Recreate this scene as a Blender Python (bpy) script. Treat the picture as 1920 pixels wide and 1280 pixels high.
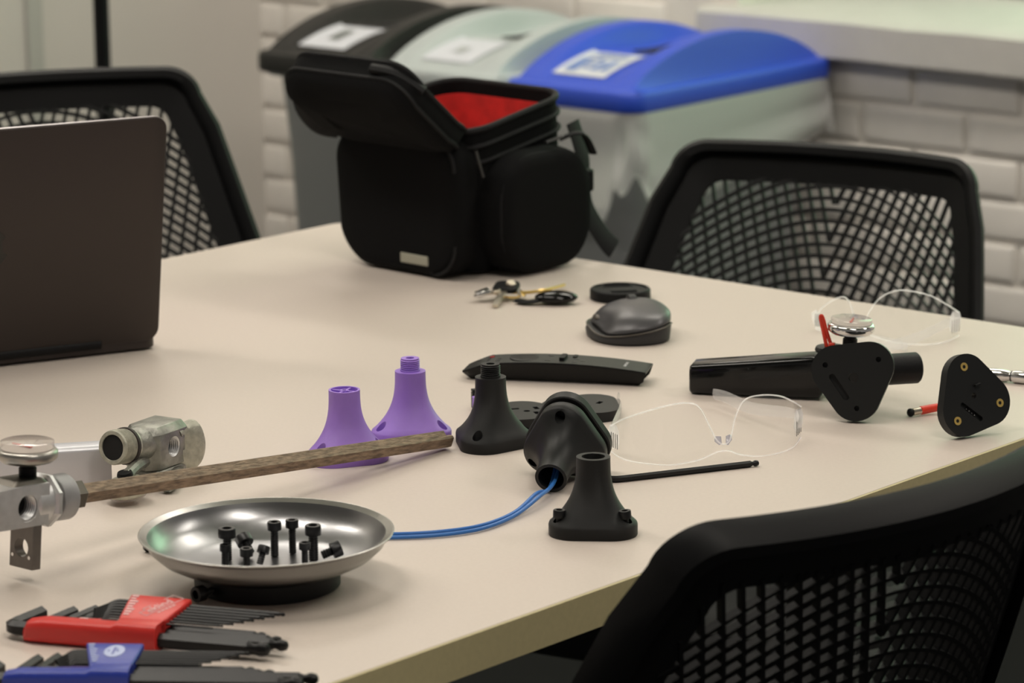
import bpy, bmesh, math, random
from mathutils import Vector, Matrix, Euler
random.seed(7)
for o in list(bpy.data.objects):
    bpy.data.objects.remove(o, do_unlink=True)
S = bpy.context.scene
COL = S.collection
R = math.radians
# ------------------------------------------------------------------ camera
FPX, PITCH, ROLL, ZT, CZ = 6300.0, R(12.5), R(0.5), 0.74, 1.40
FW = Vector((0, math.cos(PITCH), -math.sin(PITCH)))
UP0 = Vector((0, math.sin(PITCH), math.cos(PITCH)))
RT0 = Vector((1, 0, 0))
RT = RT0 * math.cos(ROLL) - UP0 * math.sin(ROLL)
UP = RT0 * math.sin(ROLL) + UP0 * math.cos(ROLL)
CAM = Vector((0, 0, CZ))
cd = bpy.data.cameras.new('camera'); cam = bpy.data.objects.new('camera', cd); COL.objects.link(cam)
cm = Matrix((RT, UP, -FW)).transposed().to_4x4(); cm.translation = CAM
cam.matrix_world = cm
cd.sensor_width = 36; cd.sensor_fit = 'HORIZONTAL'; cd.lens = FPX / 1920 * 36
cd.clip_start = 0.05; cd.clip_end = 60
cd.dof.use_dof = True; cd.dof.focus_distance = 2.56; cd.dof.aperture_fstop = 10.5
S.camera = cam
# ------------------------------------------------------------------ world, exposure
W = bpy.data.worlds.new('world'); S.world = W; W.use_nodes = True
W.node_tree.nodes['Background'].inputs[0].default_value = (1.0, 0.95, 0.88, 1)
W.node_tree.nodes['Background'].inputs[1].default_value = 0.24
S.view_settings.view_transform = 'Standard'; S.view_settings.look = 'None'
S.view_settings.exposure = 0.0; S.view_settings.gamma = 1.0; S.view_settings.use_curve_mapping = False
PANEL_STRENGTH = 14.6
WINDOW_WATTS = 1.9
# ------------------------------------------------------------------ helpers
def T(px, py, z=ZT):
    """point of the horizontal plane z that the photograph shows at a pixel"""
    d = FW + RT * ((px - 960) / FPX) - UP * ((py - 640) / FPX)
    return CAM + d * ((z - CZ) / d.z)
def dirv(deg, z=0.0):
    return Vector((math.cos(R(deg)), math.sin(R(deg)), z))
def MT(loc, rz=0, rx=0, ry=0):
    return Matrix.Translation(Vector(loc)) @ Matrix.Rotation(R(rz), 4, 'Z') @ Matrix.Rotation(R(ry), 4, 'Y') @ Matrix.Rotation(R(rx), 4, 'X')
def frame(loc, x, zhint=(0, 0, 1)):
    """matrix with local X along x and local Z as near zhint as possible"""
    x = Vector(x).normalized(); y = Vector(zhint).cross(x).normalized(); z = x.cross(y)
    m = Matrix((x, y, z)).transposed().to_4x4(); m.translation = Vector(loc); return m
def zframe(loc, z, xhint=(1, 0, 0)):
    z = Vector(z).normalized(); xh = Vector(xhint)
    y = z.cross(xh).normalized(); x = y.cross(z)
    m = Matrix((x, y, z)).transposed().to_4x4(); m.translation = Vector(loc); return m

class MB:
    def __init__(s): s.v = []; s.f = []; s.M = Matrix.Identity(4)
    def add(s, pts): 
        b = len(s.v); s.v += [tuple(s.M @ Vector(p)) for p in pts]; return b
    def loft(s, rings, closed=True, c0=True, c1=True, loop=False):
        n = len(rings[0]); bs = [s.add(r) for r in rings]
        prs = list(zip(bs[:-1], bs[1:])) + ([(bs[-1], bs[0])] if loop else [])
        for a, b in prs:
            for i in range(n if closed else n - 1):
                j = (i + 1) % n; s.f.append((a + i, a + j, b + j, b + i))
        if c0 and not loop: s.f.append(tuple(bs[0] + i for i in reversed(range(n))))
        if c1 and not loop: s.f.append(tuple(bs[-1] + i for i in range(n)))
        return s
    def box(s, lo, hi):
        x0, y0, z0 = lo; x1, y1, z1 = hi
        return s.loft([[(x0, y0, z0), (x1, y0, z0), (x1, y1, z0), (x0, y1, z0)], [(x0, y0, z1), (x1, y0, z1), (x1, y1, z1), (x0, y1, z1)]])
    def prism(s, poly, z0, z1, k1=1.0):
        return s.loft([[(x, y, z0) for x, y in poly], [(x * k1, y * k1, z1) for x, y in poly]])
    def lathe(s, prof, n=32, c0=True, c1=True, ph=0):
        cs = [(math.cos(2 * math.pi * i / n + ph), math.sin(2 * math.pi * i / n + ph)) for i in range(n)]
        return s.loft([[(r * c, r * k, z) for c, k in cs] for r, z in prof], c0=c0, c1=c1)
    def cyl(s, p0, p1, r, r1=None, n=20, ph=0):
        p0 = Vector(p0); p1 = Vector(p1); r1 = r if r1 is None else r1
        old = s.M; h = (Vector((0, 0, 1)) if abs((p1 - p0).normalized().x) > .9 else Vector((1, 0, 0)))
        s.M = old @ zframe(p0, p1 - p0, h); s.lathe([(r, 0), (r1, (p1 - p0).length)], n, ph=ph); s.M = old; return s
    def tube(s, path, r, n=8, ry=None, up=(0, 0, 1), closed=False):
        path = [Vector(p) for p in path]; m = len(path); rings = []
        prev = None
        for i, p in enumerate(path):
            if closed: t = path[(i + 1) % m] - path[i - 1]
            else: t = path[min(i + 1, m - 1)] - path[max(i - 1, 0)]
            t.normalize()
            u = Vector(up) if prev is None else prev
            u = u - t * u.dot(t)
            if u.length < 1e-5: u = Vector((1, 0, 0)) - t * t.x
            u.normalize(); w = t.cross(u)
            if prev is not None: prev = u
            elif ry is None: prev = u
            a = r[i] if isinstance(r, (list, tuple)) else r
            b = a if ry is None else (ry[i] if isinstance(ry, (list, tuple)) else ry)
            ph = math.pi / n if n in (4, 6) else 0
            rings.append([p + w * a * math.cos(2 * math.pi * k / n + ph) + u * b * math.sin(2 * math.pi * k / n + ph) for k in range(n)])
        return s.loft(rings, loop=closed)
    def sphere(s, c, r, n=16, sc=(1, 1, 1)):
        old = s.M; s.M = old @ Matrix.Translation(Vector(c)) @ Matrix.Diagonal((*sc, 1))
        s.lathe([(r * math.sin(math.pi * i / (n // 2)) + 1e-6, -r * math.cos(math.pi * i / (n // 2))) for i in range(n // 2 + 1)], n); s.M = old; return s
    def grid(s, fn, nu, nv):
        b = s.add([fn(i / nu, j / nv) for j in range(nv + 1) for i in range(nu + 1)])
        for j in range(nv):
            for i in range(nu):
                a = b + j * (nu + 1) + i; s.f.append((a, a + 1, a + nu + 2, a + nu + 1))
        return s
    def build(s, name, mat, parent=None, smooth=35, bevel=0, seg=2, solid=0, sub=0, weld=0):
        me = bpy.data.meshes.new(name); me.from_pydata(s.v, [], s.f); me.update()
        bm = bmesh.new(); bm.from_mesh(me)
        if weld: bmesh.ops.remove_doubles(bm, verts=bm.verts, dist=weld)
        bmesh.ops.recalc_face_normals(bm, faces=bm.faces); bm.to_mesh(me); bm.free()
        return link(name, me, mat, parent, smooth, bevel, seg, solid, sub)
def shade(me, ang):
    if ang:
        me.polygons.foreach_set('use_smooth', [True] * len(me.polygons)); me.set_sharp_from_angle(angle=R(ang))
def link(name, me, mat, parent=None, smooth=35, bevel=0, seg=2, solid=0, sub=0):
    shade(me, smooth)
    o = bpy.data.objects.new(name, me); COL.objects.link(o)
    if mat is not None: me.materials.clear(); me.materials.append(mat)
    if parent: o.parent = parent
    if solid:
        m = o.modifiers.new('solidify', 'SOLIDIFY'); m.thickness = solid; m.offset = 0
    if sub:
        m = o.modifiers.new('subdivision', 'SUBSURF'); m.levels = sub; m.render_levels = sub
    if bevel:
        m = o.modifiers.new('bevel', 'BEVEL'); m.width = bevel; m.segments = seg; m.limit_method = 'ANGLE'; m.angle_limit = R(40)
    return o
def cut(o, mb, smooth=35, op='DIFFERENCE'):
    """take a shape out of a mesh for good"""
    c = mb.build('cutter', None); c.parent = o.parent; c.matrix_local = Matrix.Identity(4)
    m = o.modifiers.new('cut', 'BOOLEAN'); m.object = c; m.operation = op; m.solver = 'EXACT'
    bpy.context.view_layer.update()
    dg = bpy.context.evaluated_depsgraph_get()
    me = bpy.data.meshes.new_from_object(o.evaluated_get(dg))
    o.modifiers.clear(); mats = [x for x in o.data.materials]; o.data = me
    me.materials.clear(); [me.materials.append(x) for x in mats]
    me.polygons.foreach_set('material_index', [0] * len(me.polygons))
    shade(me, smooth); bpy.data.objects.remove(c, do_unlink=True); return o
def tag(o, label, cat, group=None, kind=None):
    o['label'] = label; o['category'] = cat
    if group: o['group'] = group
    if kind: o['kind'] = kind
    return o
def struct(o, label, cat): 
    o['kind'] = 'structure'; o['label'] = label; o['category'] = cat; return o
def thing(name, label, cat, M=None, group=None):
    o = bpy.data.objects.new(name, None); COL.objects.link(o); o.empty_display_size = .02
    if M is not None: o.matrix_world = M
    return tag(o, label, cat, group)
def text_part(name, body, size, mat, parent, M, depth=0.00005, align='CENTER', shear=0):
    c = bpy.data.curves.new(name, 'FONT'); c.body = body; c.size = size; c.align_x = align; c.align_y = 'CENTER'; c.extrude = depth; c.resolution_u = 2; c.shear = shear
    t = bpy.data.objects.new(name, c); COL.objects.link(t); bpy.context.view_layer.update()
    me = bpy.data.meshes.new_from_object(t.evaluated_get(bpy.context.evaluated_depsgraph_get()))
    bpy.data.objects.remove(t, do_unlink=True); me.transform(M)
    return link(name, me, mat, parent, 0)
def rrect(w, h, r, n=5):
    out = []
    for cx, cy, a0 in ((w / 2 - r, h / 2 - r, 0), (-w / 2 + r, h / 2 - r, 90), (-w / 2 + r, -h / 2 + r, 180), (w / 2 - r, -h / 2 + r, 270)):
        for i in range(n + 1):
            a = R(a0 + 90 * i / n); out.append((cx + r * math.cos(a), cy + r * math.sin(a)))
    return out
def tri_r(th, a, b, rot=90):
    best = None
    for k in range(3):                                   # side whose normal is opposite corner k
        psi = (th - R(rot + 180 + 120 * k) + math.pi) % (2 * math.pi) - math.pi
        if abs(psi) <= R(60) + 1e-9:
            rs = (a / 2 + b) / math.cos(psi)
            if abs(rs * math.sin(psi)) <= a * math.sin(R(60)): return rs
    phi = min(abs((th - R(rot + 120 * k) + math.pi) % (2 * math.pi) - math.pi) for k in range(3))
    return a * math.cos(phi) + math.sqrt(max(b * b - (a * math.sin(phi)) ** 2, 0))
def tri_poly(a, b, n=60, rot=90):
    return [(tri_r(2 * math.pi * i / n, a, b, rot) * math.cos(2 * math.pi * i / n), tri_r(2 * math.pi * i / n, a, b, rot) * math.sin(2 * math.pi * i / n)) for i in range(n)]
def spline(pts, n=8):
    pts = [Vector(p) for p in pts]; out = []
    for i in range(len(pts) - 1):
        p0 = pts[max(i - 1, 0)]; p1 = pts[i]; p2 = pts[i + 1]; p3 = pts[min(i + 2, len(pts) - 1)]
        for k in range(n):
            t = k / n
            out.append(.5 * ((2 * p1) + (p2 - p0) * t + (2 * p0 - 5 * p1 + 4 * p2 - p3) * t * t + (3 * p1 - p0 - 3 * p2 + p3) * t ** 3))
    out.append(pts[-1]); return out
# ------------------------------------------------------------------ materials
def mat(name, col, rough=.5, metal=0, var=0, vscale=40, bump=0, bscale=200, col2=None, spec=.5, emit=None, aniso=0, coat=0, detail=4, stretch=None):
    m = bpy.data.materials.new(name); m.use_nodes = True; nt = m.node_tree; b = nt.nodes['Principled BSDF']
    b.inputs['Base Color'].default_value = (*col, 1); b.inputs['Roughness'].default_value = rough; b.inputs['Metallic'].default_value = metal
    b.inputs['Specular IOR Level'].default_value = spec
    if coat: b.inputs['Coat Weight'].default_value = coat; b.inputs['Coat Roughness'].default_value = .08
    if aniso: b.inputs['Anisotropic'].default_value = aniso
    if emit: b.inputs['Emission Color'].default_value = (*emit[0], 1); b.inputs['Emission Strength'].default_value = emit[1]
    tc = nt.nodes.new('ShaderNodeTexCoord'); src = tc.outputs['Object']
    if stretch:
        mp = nt.nodes.new('ShaderNodeMapping'); mp.inputs['Scale'].default_value = stretch; nt.links.new(src, mp.inputs[0]); src = mp.outputs[0]
    if var or col2:
        n = nt.nodes.new('ShaderNodeTexNoise'); n.inputs['Scale'].default_value = vscale; n.inputs['Detail'].default_value = detail
        nt.links.new(src, n.inputs['Vector'])
        r = nt.nodes.new('ShaderNodeValToRGB')
        c2 = col2 if col2 else tuple(c * (1 - var) for c in col)
        r.color_ramp.elements[0].position = .35; r.color_ramp.elements[1].position = .65
        r.color_ramp.elements[0].color = (*c2, 1); r.color_ramp.elements[1].color = (*col, 1)
        nt.links.new(n.outputs['Fac'], r.inputs[0]); nt.links.new(r.outputs[0], b.inputs['Base Color'])
    if bump:
        n2 = nt.nodes.new('ShaderNodeTexNoise'); n2.inputs['Scale'].default_value = bscale; n2.inputs['Detail'].default_value = 3
        nt.links.new(src, n2.inputs['Vector'])
        bp = nt.nodes.new('ShaderNodeBump'); bp.inputs['Strength'].default_value = bump; bp.inputs['Distance'].default_value = .002
        nt.links.new(n2.outputs['Fac'], bp.inputs['Height']); nt.links.new(bp.outputs[0], b.inputs['Normal'])
    return m
def layered(m, spacing, strength=.35):
    """fine print layers of a 3D printed part, as relief"""
    nt = m.node_tree; b = nt.nodes['Principled BSDF']; tc = nt.nodes.new('ShaderNodeTexCoord')
    w = nt.nodes.new('ShaderNodeTexWave'); w.bands_direction = 'Z'; w.inputs['Scale'].default_value = 1 / spacing / 3.2; w.inputs['Distortion'].default_value = .3
    nt.links.new(tc.outputs['Object'], w.inputs['Vector'])
    bp = nt.nodes.new('ShaderNodeBump'); bp.inputs['Strength'].default_value = strength; bp.inputs['Distance'].default_value = .0002
    nt.links.new(w.outputs['Fac'], bp.inputs['Height']); nt.links.new(bp.outputs[0], b.inputs['Normal']); return m
def clear(name, tint, diff, gloss_ior=1.5, rough=.03, dcol=(1, 1, 1)):
    m = bpy.data.materials.new(name); m.use_nodes = True; nt = m.node_tree; nt.nodes.clear()
    out = nt.nodes.new('ShaderNodeOutputMaterial'); tr = nt.nodes.new('ShaderNodeBsdfTransparent'); tr.inputs[0].default_value = (*tint, 1)
    df = nt.nodes.new('ShaderNodeBsdfDiffuse'); df.inputs[0].default_value = (*dcol, 1)
    gl = nt.nodes.new('ShaderNodeBsdfGlossy'); gl.inputs['Roughness'].default_value = rough
    m1 = nt.nodes.new('ShaderNodeMixShader'); m1.inputs[0].default_value = diff
    tl = nt.nodes.new('ShaderNodeBsdfTranslucent'); tl.inputs[0].default_value = (*dcol, 1); ad = nt.nodes.new('ShaderNodeAddShader')
    nt.links.new(df.outputs[0], ad.inputs[0]); nt.links.new(tl.outputs[0], ad.inputs[1])
    m2 = nt.nodes.new('ShaderNodeMixShader'); lw = nt.nodes.new('ShaderNodeLayerWeight'); lw.inputs[0].default_value = .5
    pw = nt.nodes.new('ShaderNodeMath'); pw.operation = 'POWER'; pw.inputs[1].default_value = 4.0; nt.links.new(lw.outputs['Facing'], pw.inputs[0])
    fr = nt.nodes.new('ShaderNodeMath'); fr.operation = 'MULTIPLY_ADD'; fr.inputs[1].default_value = .7; fr.inputs[2].default_value = ((gloss_ior - 1) / (gloss_ior + 1)) ** 2; nt.links.new(pw.outputs[0], fr.inputs[0])
    nt.links.new(tr.outputs[0], m1.inputs[1]); nt.links.new(ad.outputs[0], m1.inputs[2])
    nt.links.new(fr.outputs[0], m2.inputs[0]); nt.links.new(m1.outputs[0], m2.inputs[1]); nt.links.new(gl.outputs[0], m2.inputs[2])
    nt.links.new(m2.outputs[0], out.inputs[0]); return m
m_table = mat('laminate_beige', (.66, .577, .515), .42, var=.03, vscale=300, spec=.4)
m_edge = mat('edge_band_olive', (.62, .535, .30), .5, var=.06, vscale=200)
m_brick = mat('painted_brick', (.87, .825, .775), .55, var=.06, vscale=14, bump=.5, bscale=45)
m_mortar = mat('painted_mortar', (.83, .785, .735), .6, var=.06, vscale=20, bump=.5, bscale=60)
m_sill = mat('painted_sill', (.62, .60, .57), .5, var=.05, vscale=20, bump=.35, bscale=50)
m_wall = mat('smooth_wall_paint', (.72, .68, .635), .6, var=.02, vscale=5)
m_post = mat('grey_green_post', (.52, .52, .48), .5)
m_ceil = mat('ceiling_tile', (.75, .73, .69), .9)
m_carpet = mat('dark_carpet', (.012, .012, .012), .95, var=.4, vscale=300, spec=.08)
m_tube = mat('light_diffuser', (1, .96, .9), .5, emit=((1, .93, .83), PANEL_STRENGTH))
m_whitemetal = mat('white_metal', (.8, .8, .78), .4)
m_black = mat('black_plastic', (.0055, .0055, .006), .5, bump=.1, bscale=900, spec=.2)
m_blacksoft = mat('black_matte_plastic', (.0055, .0055, .006), .5, bump=.15, bscale=900, spec=.25)
m_gloss = mat('black_gloss_paint', (.004, .004, .004), .10, spec=.35)
m_fabric = mat('black_ballistic_nylon', (.0045, .0045, .005), .85, var=.3, vscale=900, bump=.5, bscale=1400, spec=.15)
m_fabric2 = mat('black_binding', (.009, .009, .010), .62, bump=.4, bscale=1200, spec=.25)
m_red_lining = mat('red_lining', (.66, .022, .018), .75, var=.25, vscale=60)
m_tagcol = mat('grey_tag', (.36, .35, .28), .5)
m_zip = mat('zipper_metal', (.10, .10, .10), .4, 1)
m_lapt = mat('space_grey_aluminium', (.048, .039, .035), .45, .55)
m_lapt_edge = mat('aluminium_edge', (.30, .28, .29), .3, .9)
m_logo = mat('logo_black', (.010, .008, .006), .25)
m_bin_grey = mat('bin_grey_plastic', (.25, .26, .265), .5, bump=.1, bscale=400)
m_lid_black = mat('lid_black', (.020, .0195, .019), .45, spec=.3)
m_lid_grey = mat('lid_light_grey', (.47, .51, .52), .45)
m_lid_blue = mat('lid_blue', (.030, .085, .62), .42)
m_sticker = mat('sticker_white', (.66, .67, .74), .5)
m_sticker_ink = mat('sticker_ink_blue', (.16, .25, .55), .5)
m_sticker_ink2 = mat('sticker_ink_grey', (.14, .155, .15), .5)
m_sticker_ink3 = mat('sticker_ink_pale', (.42, .44, .45), .5)
m_slot_shade = mat('slot_shade_black', (.01, .01, .012), .9)  # black colour standing in for the shade inside the lid opening
m_liner = clear('bin_liner_film', (.96, .96, .96), .66, 1.5, .20, (.54, .54, .535))
m_lens = clear('polycarbonate_clear', (.98, .98, .978), .03, 1.32, .02, (.5, .5, .5))
m_lens_edge = clear('polycarbonate_edge', (1, 1, 1), .30, 1.5, .05, (.72, .72, .74))
m_nose = clear('polycarbonate_nose', (.66, .66, .72), .25, 1.5, .04, (.5, .5, .55))
m_temple = clear('polycarbonate_temple', (.97, .97, .97), .16, 1.3, .05, (.62, .62, .64))
m_purple = layered(mat('lavender_pla', (.36, .20, .70), .45, var=.05, vscale=80), .0004, .3)
m_print = layered(mat('black_pla', (.0080, .0083, .0083), .48, spec=.3), .0004, .45)
m_print2 = mat('black_pla_smooth', (.0115, .0120, .0120), .45, spec=.3)
m_hole_shade = mat('hole_shade_black', (.004, .004, .004), .8)  # black colour standing in for the shade deep in the valve holes
m_brass = mat('brass', (.80, .56, .17), .3, .75)
m_steel = mat('brushed_steel', (.42, .41, .395), .27, 1, aniso=.5, bump=.04, bscale=90, stretch=(1, 1, 12))
m_steel_in = mat('pressed_steel_inside', (.36, .36, .37), .30, 1, bump=.05, bscale=120)
m_oxide = mat('black_oxide_bolt', (.010, .010, .011), .38, .3)
m_hexkey = mat('black_oxide_key', (.009, .009, .0095), .36, .1, bump=.05, bscale=500, spec=.3)
m_redpl = mat('red_plastic', (.66, .032, .026), .38, bump=.05, bscale=800)
m_bluepl = mat('blue_plastic', (.022, .045, .36), .38, bump=.05, bscale=800)
m_violet = mat('violet_plastic', (.085, .025, .22), .45)
m_print_white = mat('pale_red_print', (.85, .62, .62), .6)
m_print_blue = mat('pale_blue_print', (.50, .56, .80), .6)
m_alu = mat('machined_aluminium', (.74, .74, .745), .42, .8, bump=.06, bscale=150, var=.12, vscale=120)
m_alu_paint = mat('silver_painted_metal', (.68, .68, .72), .38, .45)
m_cast = mat('cast_metal_worn', (.36, .36, .32), .42, .75, var=.35, vscale=90, bump=.25, bscale=300)
m_cast_pale = mat('cast_metal_pale', (.55, .54, .45), .45, .5, var=.3, vscale=160, bump=.2, bscale=400)
m_darksteel = mat('dark_steel_nut', (.11, .10, .085), .4, .8)
m_rust = mat('rusty_steel', (.33, .24, .165), .52, .45, col2=(.14, .098, .068), vscale=420, bump=.35, bscale=900, detail=6, stretch=(.22, 1, 1))
m_plate = mat('grey_bracket', (.20, .18, .165), .42, .7, var=.15, vscale=80)
m_chrome = mat('chrome', (.72, .71, .70), .12, 1)
m_nickel = mat('nickel_gauge', (.42, .40, .37), .36, 1)
m_gaugelens = clear('gauge_lens', (.9, .88, .87), .12, 1.5, .03, (.55, .52, .52))
m_dial = mat('gauge_dial', (.55, .50, .46), .5)
m_redtie = mat('red_nylon_tie', (.72, .045, .02), .35)
m_redgrip = mat('red_lever_paint', (.42, .02, .02), .35)
m_wire = mat('blue_wire', (.035, .17, .52), .4)
m_mouse = mat('mouse_graphite', (.075, .073, .078), .36, .25)
m_mouse_dk = mat('mouse_dark_rubber', (.022, .021, .022), .6)
m_mouse_trim = mat('mouse_bronze_trim', (.09, .078, .066), .4, .5)
m_remote = mat('remote_black', (.006, .006, .0055), .4, spec=.25)
m_remote_top = mat('remote_face', (.028, .029, .025), .5, spec=.3)
m_white = mat('white_print', (.75, .75, .75), .5)
m_key = mat('key_nickel', (.62, .56, .46), .28, 1)
m_oring = mat('oring_rubber', (.03, .022, .018), .6)
# ------------------------------------------------------------------ the room
U = dirv(49.5); D = dirv(-40.8)                      # table / room axes
WP = T(1565, 105, .66) + Vector((.012, .014, 0))     # on the brick wall, behind the bins
WP.z = 0
CORNER = WP + D * -1.335
NW = Vector((-D.y, D.x, 0)) * -1
if NW.y > 0: NW = -NW                                # into the room
WM = frame(CORNER, D)                                # wall frame: x along the wall, y = out of the back
if (WM.to_3x3() @ Vector((0, 1, 0))).dot(NW) > 0: YS = 1
else: YS = -1
CH = .0677; SILL_X = 1.335 - .262; SILL_B, SILL_T = .655, .726; WEND = 4.0; WTOP = 2.75
wall = thing('wall_back', 'white painted brick wall with a window ledge', 'wall', WM); wall['kind'] = 'structure'
def yb(a, b): return (min(a * YS, b * YS), max(a * YS, b * YS))
def wbox(mb, x0, x1, y0, y1, z0, z1):
    lo, hi = yb(y0, y1); return mb.box((x0, lo, z0), (x1, hi, z1))
WX0, WX1, WZ1 = SILL_X + .05, 3.3, 2.15
mb = MB(); wbox(mb, -.12, WX0, -.4, 0, 0, WTOP); wbox(mb, WX0, WX1, -.4, 0, 0, SILL_B + .02); wbox(mb, WX1, WEND, -.4, 0, 0, WTOP); wbox(mb, WX0, WX1, -.4, 0, WZ1, WTOP)
mb.build('mortar_bed', m_mortar, wall, 0)
bmeshes = []
for k in range(6):
    mb = MB(); rr = random.Random(k); w, h = .1935, .0595
    prof = []
    for dd, ins in ((-.02, 0), (.004, 0), (.0068, .003), (.008, .008)):
        prof.append([(x * (1 - 2 * ins / w) + rr.uniform(-.0008, .0008), dd * YS, z * (1 - 2 * ins / h) + rr.uniform(-.0008, .0008)) for x, z in rrect(w, h, .004, 2)])
    mb.loft(prof)
    o = mb.build('brick', m_brick, None, 50); bmeshes.append(o.data); bpy.data.objects.remove(o, do_unlink=True)
rb = random.Random(3)
for row in range(1, 22):
    z = row * CH + .012
    top = z + CH / 2
    for i in range(-1, 15):
        x = (i + (.5 if row % 2 else 0)) * .2032 + .06
        if x - .1 < -.16 or x > 2.75: continue
        if x + .1 > SILL_X - .005 and z + .03 > SILL_B: continue
        o = bpy.data.objects.new('brick', rb.choice(bmeshes)); COL.objects.link(o); o.parent = wall
        o.location = (x, rb.uniform(-.0012, .0012), z); o.rotation_euler = (R(rb.uniform(-.8, .8)), 0, R(rb.uniform(-.35, .35)))
# ledge under the window
mb = MB(); n = 26
def sill_pt(i, y, z, k):
    q = random.Random(i * 7 + k); return (SILL_X + i * .105, y * YS, z + q.uniform(-.0018, .0018))
rings = [[sill_pt(i, -.37, SILL_B, 0), sill_pt(i, .045, SILL_B, 1), sill_pt(i, .052, SILL_B + .006, 2), sill_pt(i, .050, SILL_T - .008, 3), sill_pt(i, .040, SILL_T, 4), sill_pt(i, -.37, SILL_T + .004, 5)] for i in range(n)]
mb.loft(rings)
struct(mb.build('trim_1', m_sill, None, 40), 'painted white window ledge jutting from the brick wall', 'window sill').matrix_world = WM
# the window over it, above the frame of the photograph
win = thing('window_1', 'window in the brick wall above its white ledge', 'window', WM); win['kind'] = 'structure'
for x0, x1, z0, z1 in ((WX0, WX0 + .05, SILL_T, WZ1), (WX1 - .05, WX1, SILL_T, WZ1), (WX0, WX1, SILL_T, SILL_T + .05), (WX0, WX1, WZ1 - .05, WZ1), ((WX0 + WX1) / 2 - .025, (WX0 + WX1) / 2 + .025, SILL_T, WZ1)):
    wbox(MB(), x0, x1, -.37, -.32, z0 + .006, z1).build('window_frame', m_whitemetal, win, 0, .004)
for k in range(2):
    w2 = (WX1 - WX0) / 2
    wbox(MB(), WX0 + k * w2 + .04, WX0 + (k + 1) * w2 - .04, -.35, -.345, SILL_T + .04, WZ1 - .04).build('pane', m_lens, win, 0)
ld = bpy.data.lights.new('window_daylight', 'AREA'); ld.shape = 'RECTANGLE'; ld.size = WX1 - WX0 - .1; ld.size_y = WZ1 - SILL_T - .1; ld.energy = WINDOW_WATTS * 10; ld.color = (.55, 1.0, .58)
lo = bpy.data.objects.new('window_daylight', ld); COL.objects.link(lo)
wc = WM @ Vector(((WX0 + WX1) / 2, -.30 * YS, (SILL_T + WZ1) / 2)); lo.matrix_world = zframe(wc, -NW + Vector((0, 0, .25)), (0, 0, 1))
# left wall
LM = frame(CORNER, -U)
lo_, hi_ = (-.12, 0) if (LM.to_3x3() @ Vector((0, 1, 0))).dot(D) > 0 else (0, .12)
struct(MB().box((-.05, lo_, 0), (5, hi_, WTOP)).build('wall_left', m_wall, None, 0), 'smooth pale grey wall left of the brick wall', 'wall').matrix_world = LM
f_ = 1 if lo_ < 0 else -1
struct(MB().box((.565, min(0, .012 * f_), 0), (.600, max(0, .012 * f_), WTOP)).build('trim_2', m_post, None, 0, .003), 'grey vertical strip on the smooth left wall', 'trim').matrix_world = LM
fc = CORNER - U * 3 + D * 1.5
struct(MB().box((-6, -6, -.05), (6, 6, 0)).build('floor', m_carpet, None, 0), 'dark carpet floor under the table', 'floor').matrix_world = MT(fc, 49.5)
struct(MB().box((-6, -6, WTOP), (6, 6, WTOP + .05)).build('ceiling', m_ceil, None, 0), 'white tiled ceiling above the room', 'ceiling').matrix_world = MT(fc, 49.5)
for i in range(2):
    for j in range(3):
        p = CORNER - U * (.85 + 2.30 * i) + D * (.7, 2.35, 4.2)[j]
        t = thing('ceiling_light', 'fluorescent ceiling light over the %s end of the table, %s' % (('far', 'near')[i], ('by the smooth left wall', 'midway along the row', 'at the window side')[j]), 'ceiling light', MT((p.x, p.y, WTOP), -40.5), 'ceiling lights')
        MB().box((-.6, -.16, -.006), (.6, .16, -.002)).build('diffuser', m_tube, t, 0)
        m = MB(); m.box((-.63, -.19, -.012), (.63, -.16, 0)); m.box((-.63, .16, -.012), (.63, .19, 0)); m.box((-.63, -.16, -.012), (-.6, .16, 0)); m.box((.6, -.16, -.012), (.63, .16, 0))
        m.build('light_frame', m_whitemetal, t, 0)
# ------------------------------------------------------------------ table
TC = T(640, 415)
tb = thing('conference_table', 'beige laminate conference table with olive edge band', 'table', frame((TC.x, TC.y, 0), D))
TW, TL, TH = 1.09, 2.1, .0275                       # local x = D, local -y = towards the camera
sgn = -1 if (tb.matrix_world.to_3x3() @ Vector((0, 1, 0))).dot(U) > 0 else 1
def tpoly(i): 
    ys = [sgn * i, sgn * (TL - i)]; y0, y1 = min(ys), max(ys)
    return [(x + TW / 2, y + (y0 + y1) / 2) for x, y in rrect(TW - 2 * i, y1 - y0, .018, 4)]
MB().prism(tpoly(.0012), ZT - TH + .001, ZT).build('tabletop', m_table, tb, 30, .0006, 1)
mb = MB(); o_, i_ = tpoly(0), tpoly(.0012)
mb.loft([[(x, y, ZT - TH) for x, y in o_], [(x, y, ZT - .0010) for x, y in o_], [(x, y, ZT - .0003) for x, y in i_], [(x, y, ZT - TH) for x, y in i_]], loop=True)
mb.build('edge_band', m_edge, tb, 30)
for px_, py_ in ((.2, .35), (.89, .35), (.2, TL - .35), (.89, TL - .35)):
    MB().cyl((px_, sgn * py_, .01), (px_, sgn * py_, ZT - TH), .03).build('leg', m_blacksoft, tb)
MB().box((.17, min(sgn * .3, sgn * (TL - .3)), ZT - TH - .05), (.92, max(sgn * .3, sgn * (TL - .3)), ZT - TH)).build('apron', m_blacksoft, tb, 0)
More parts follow.
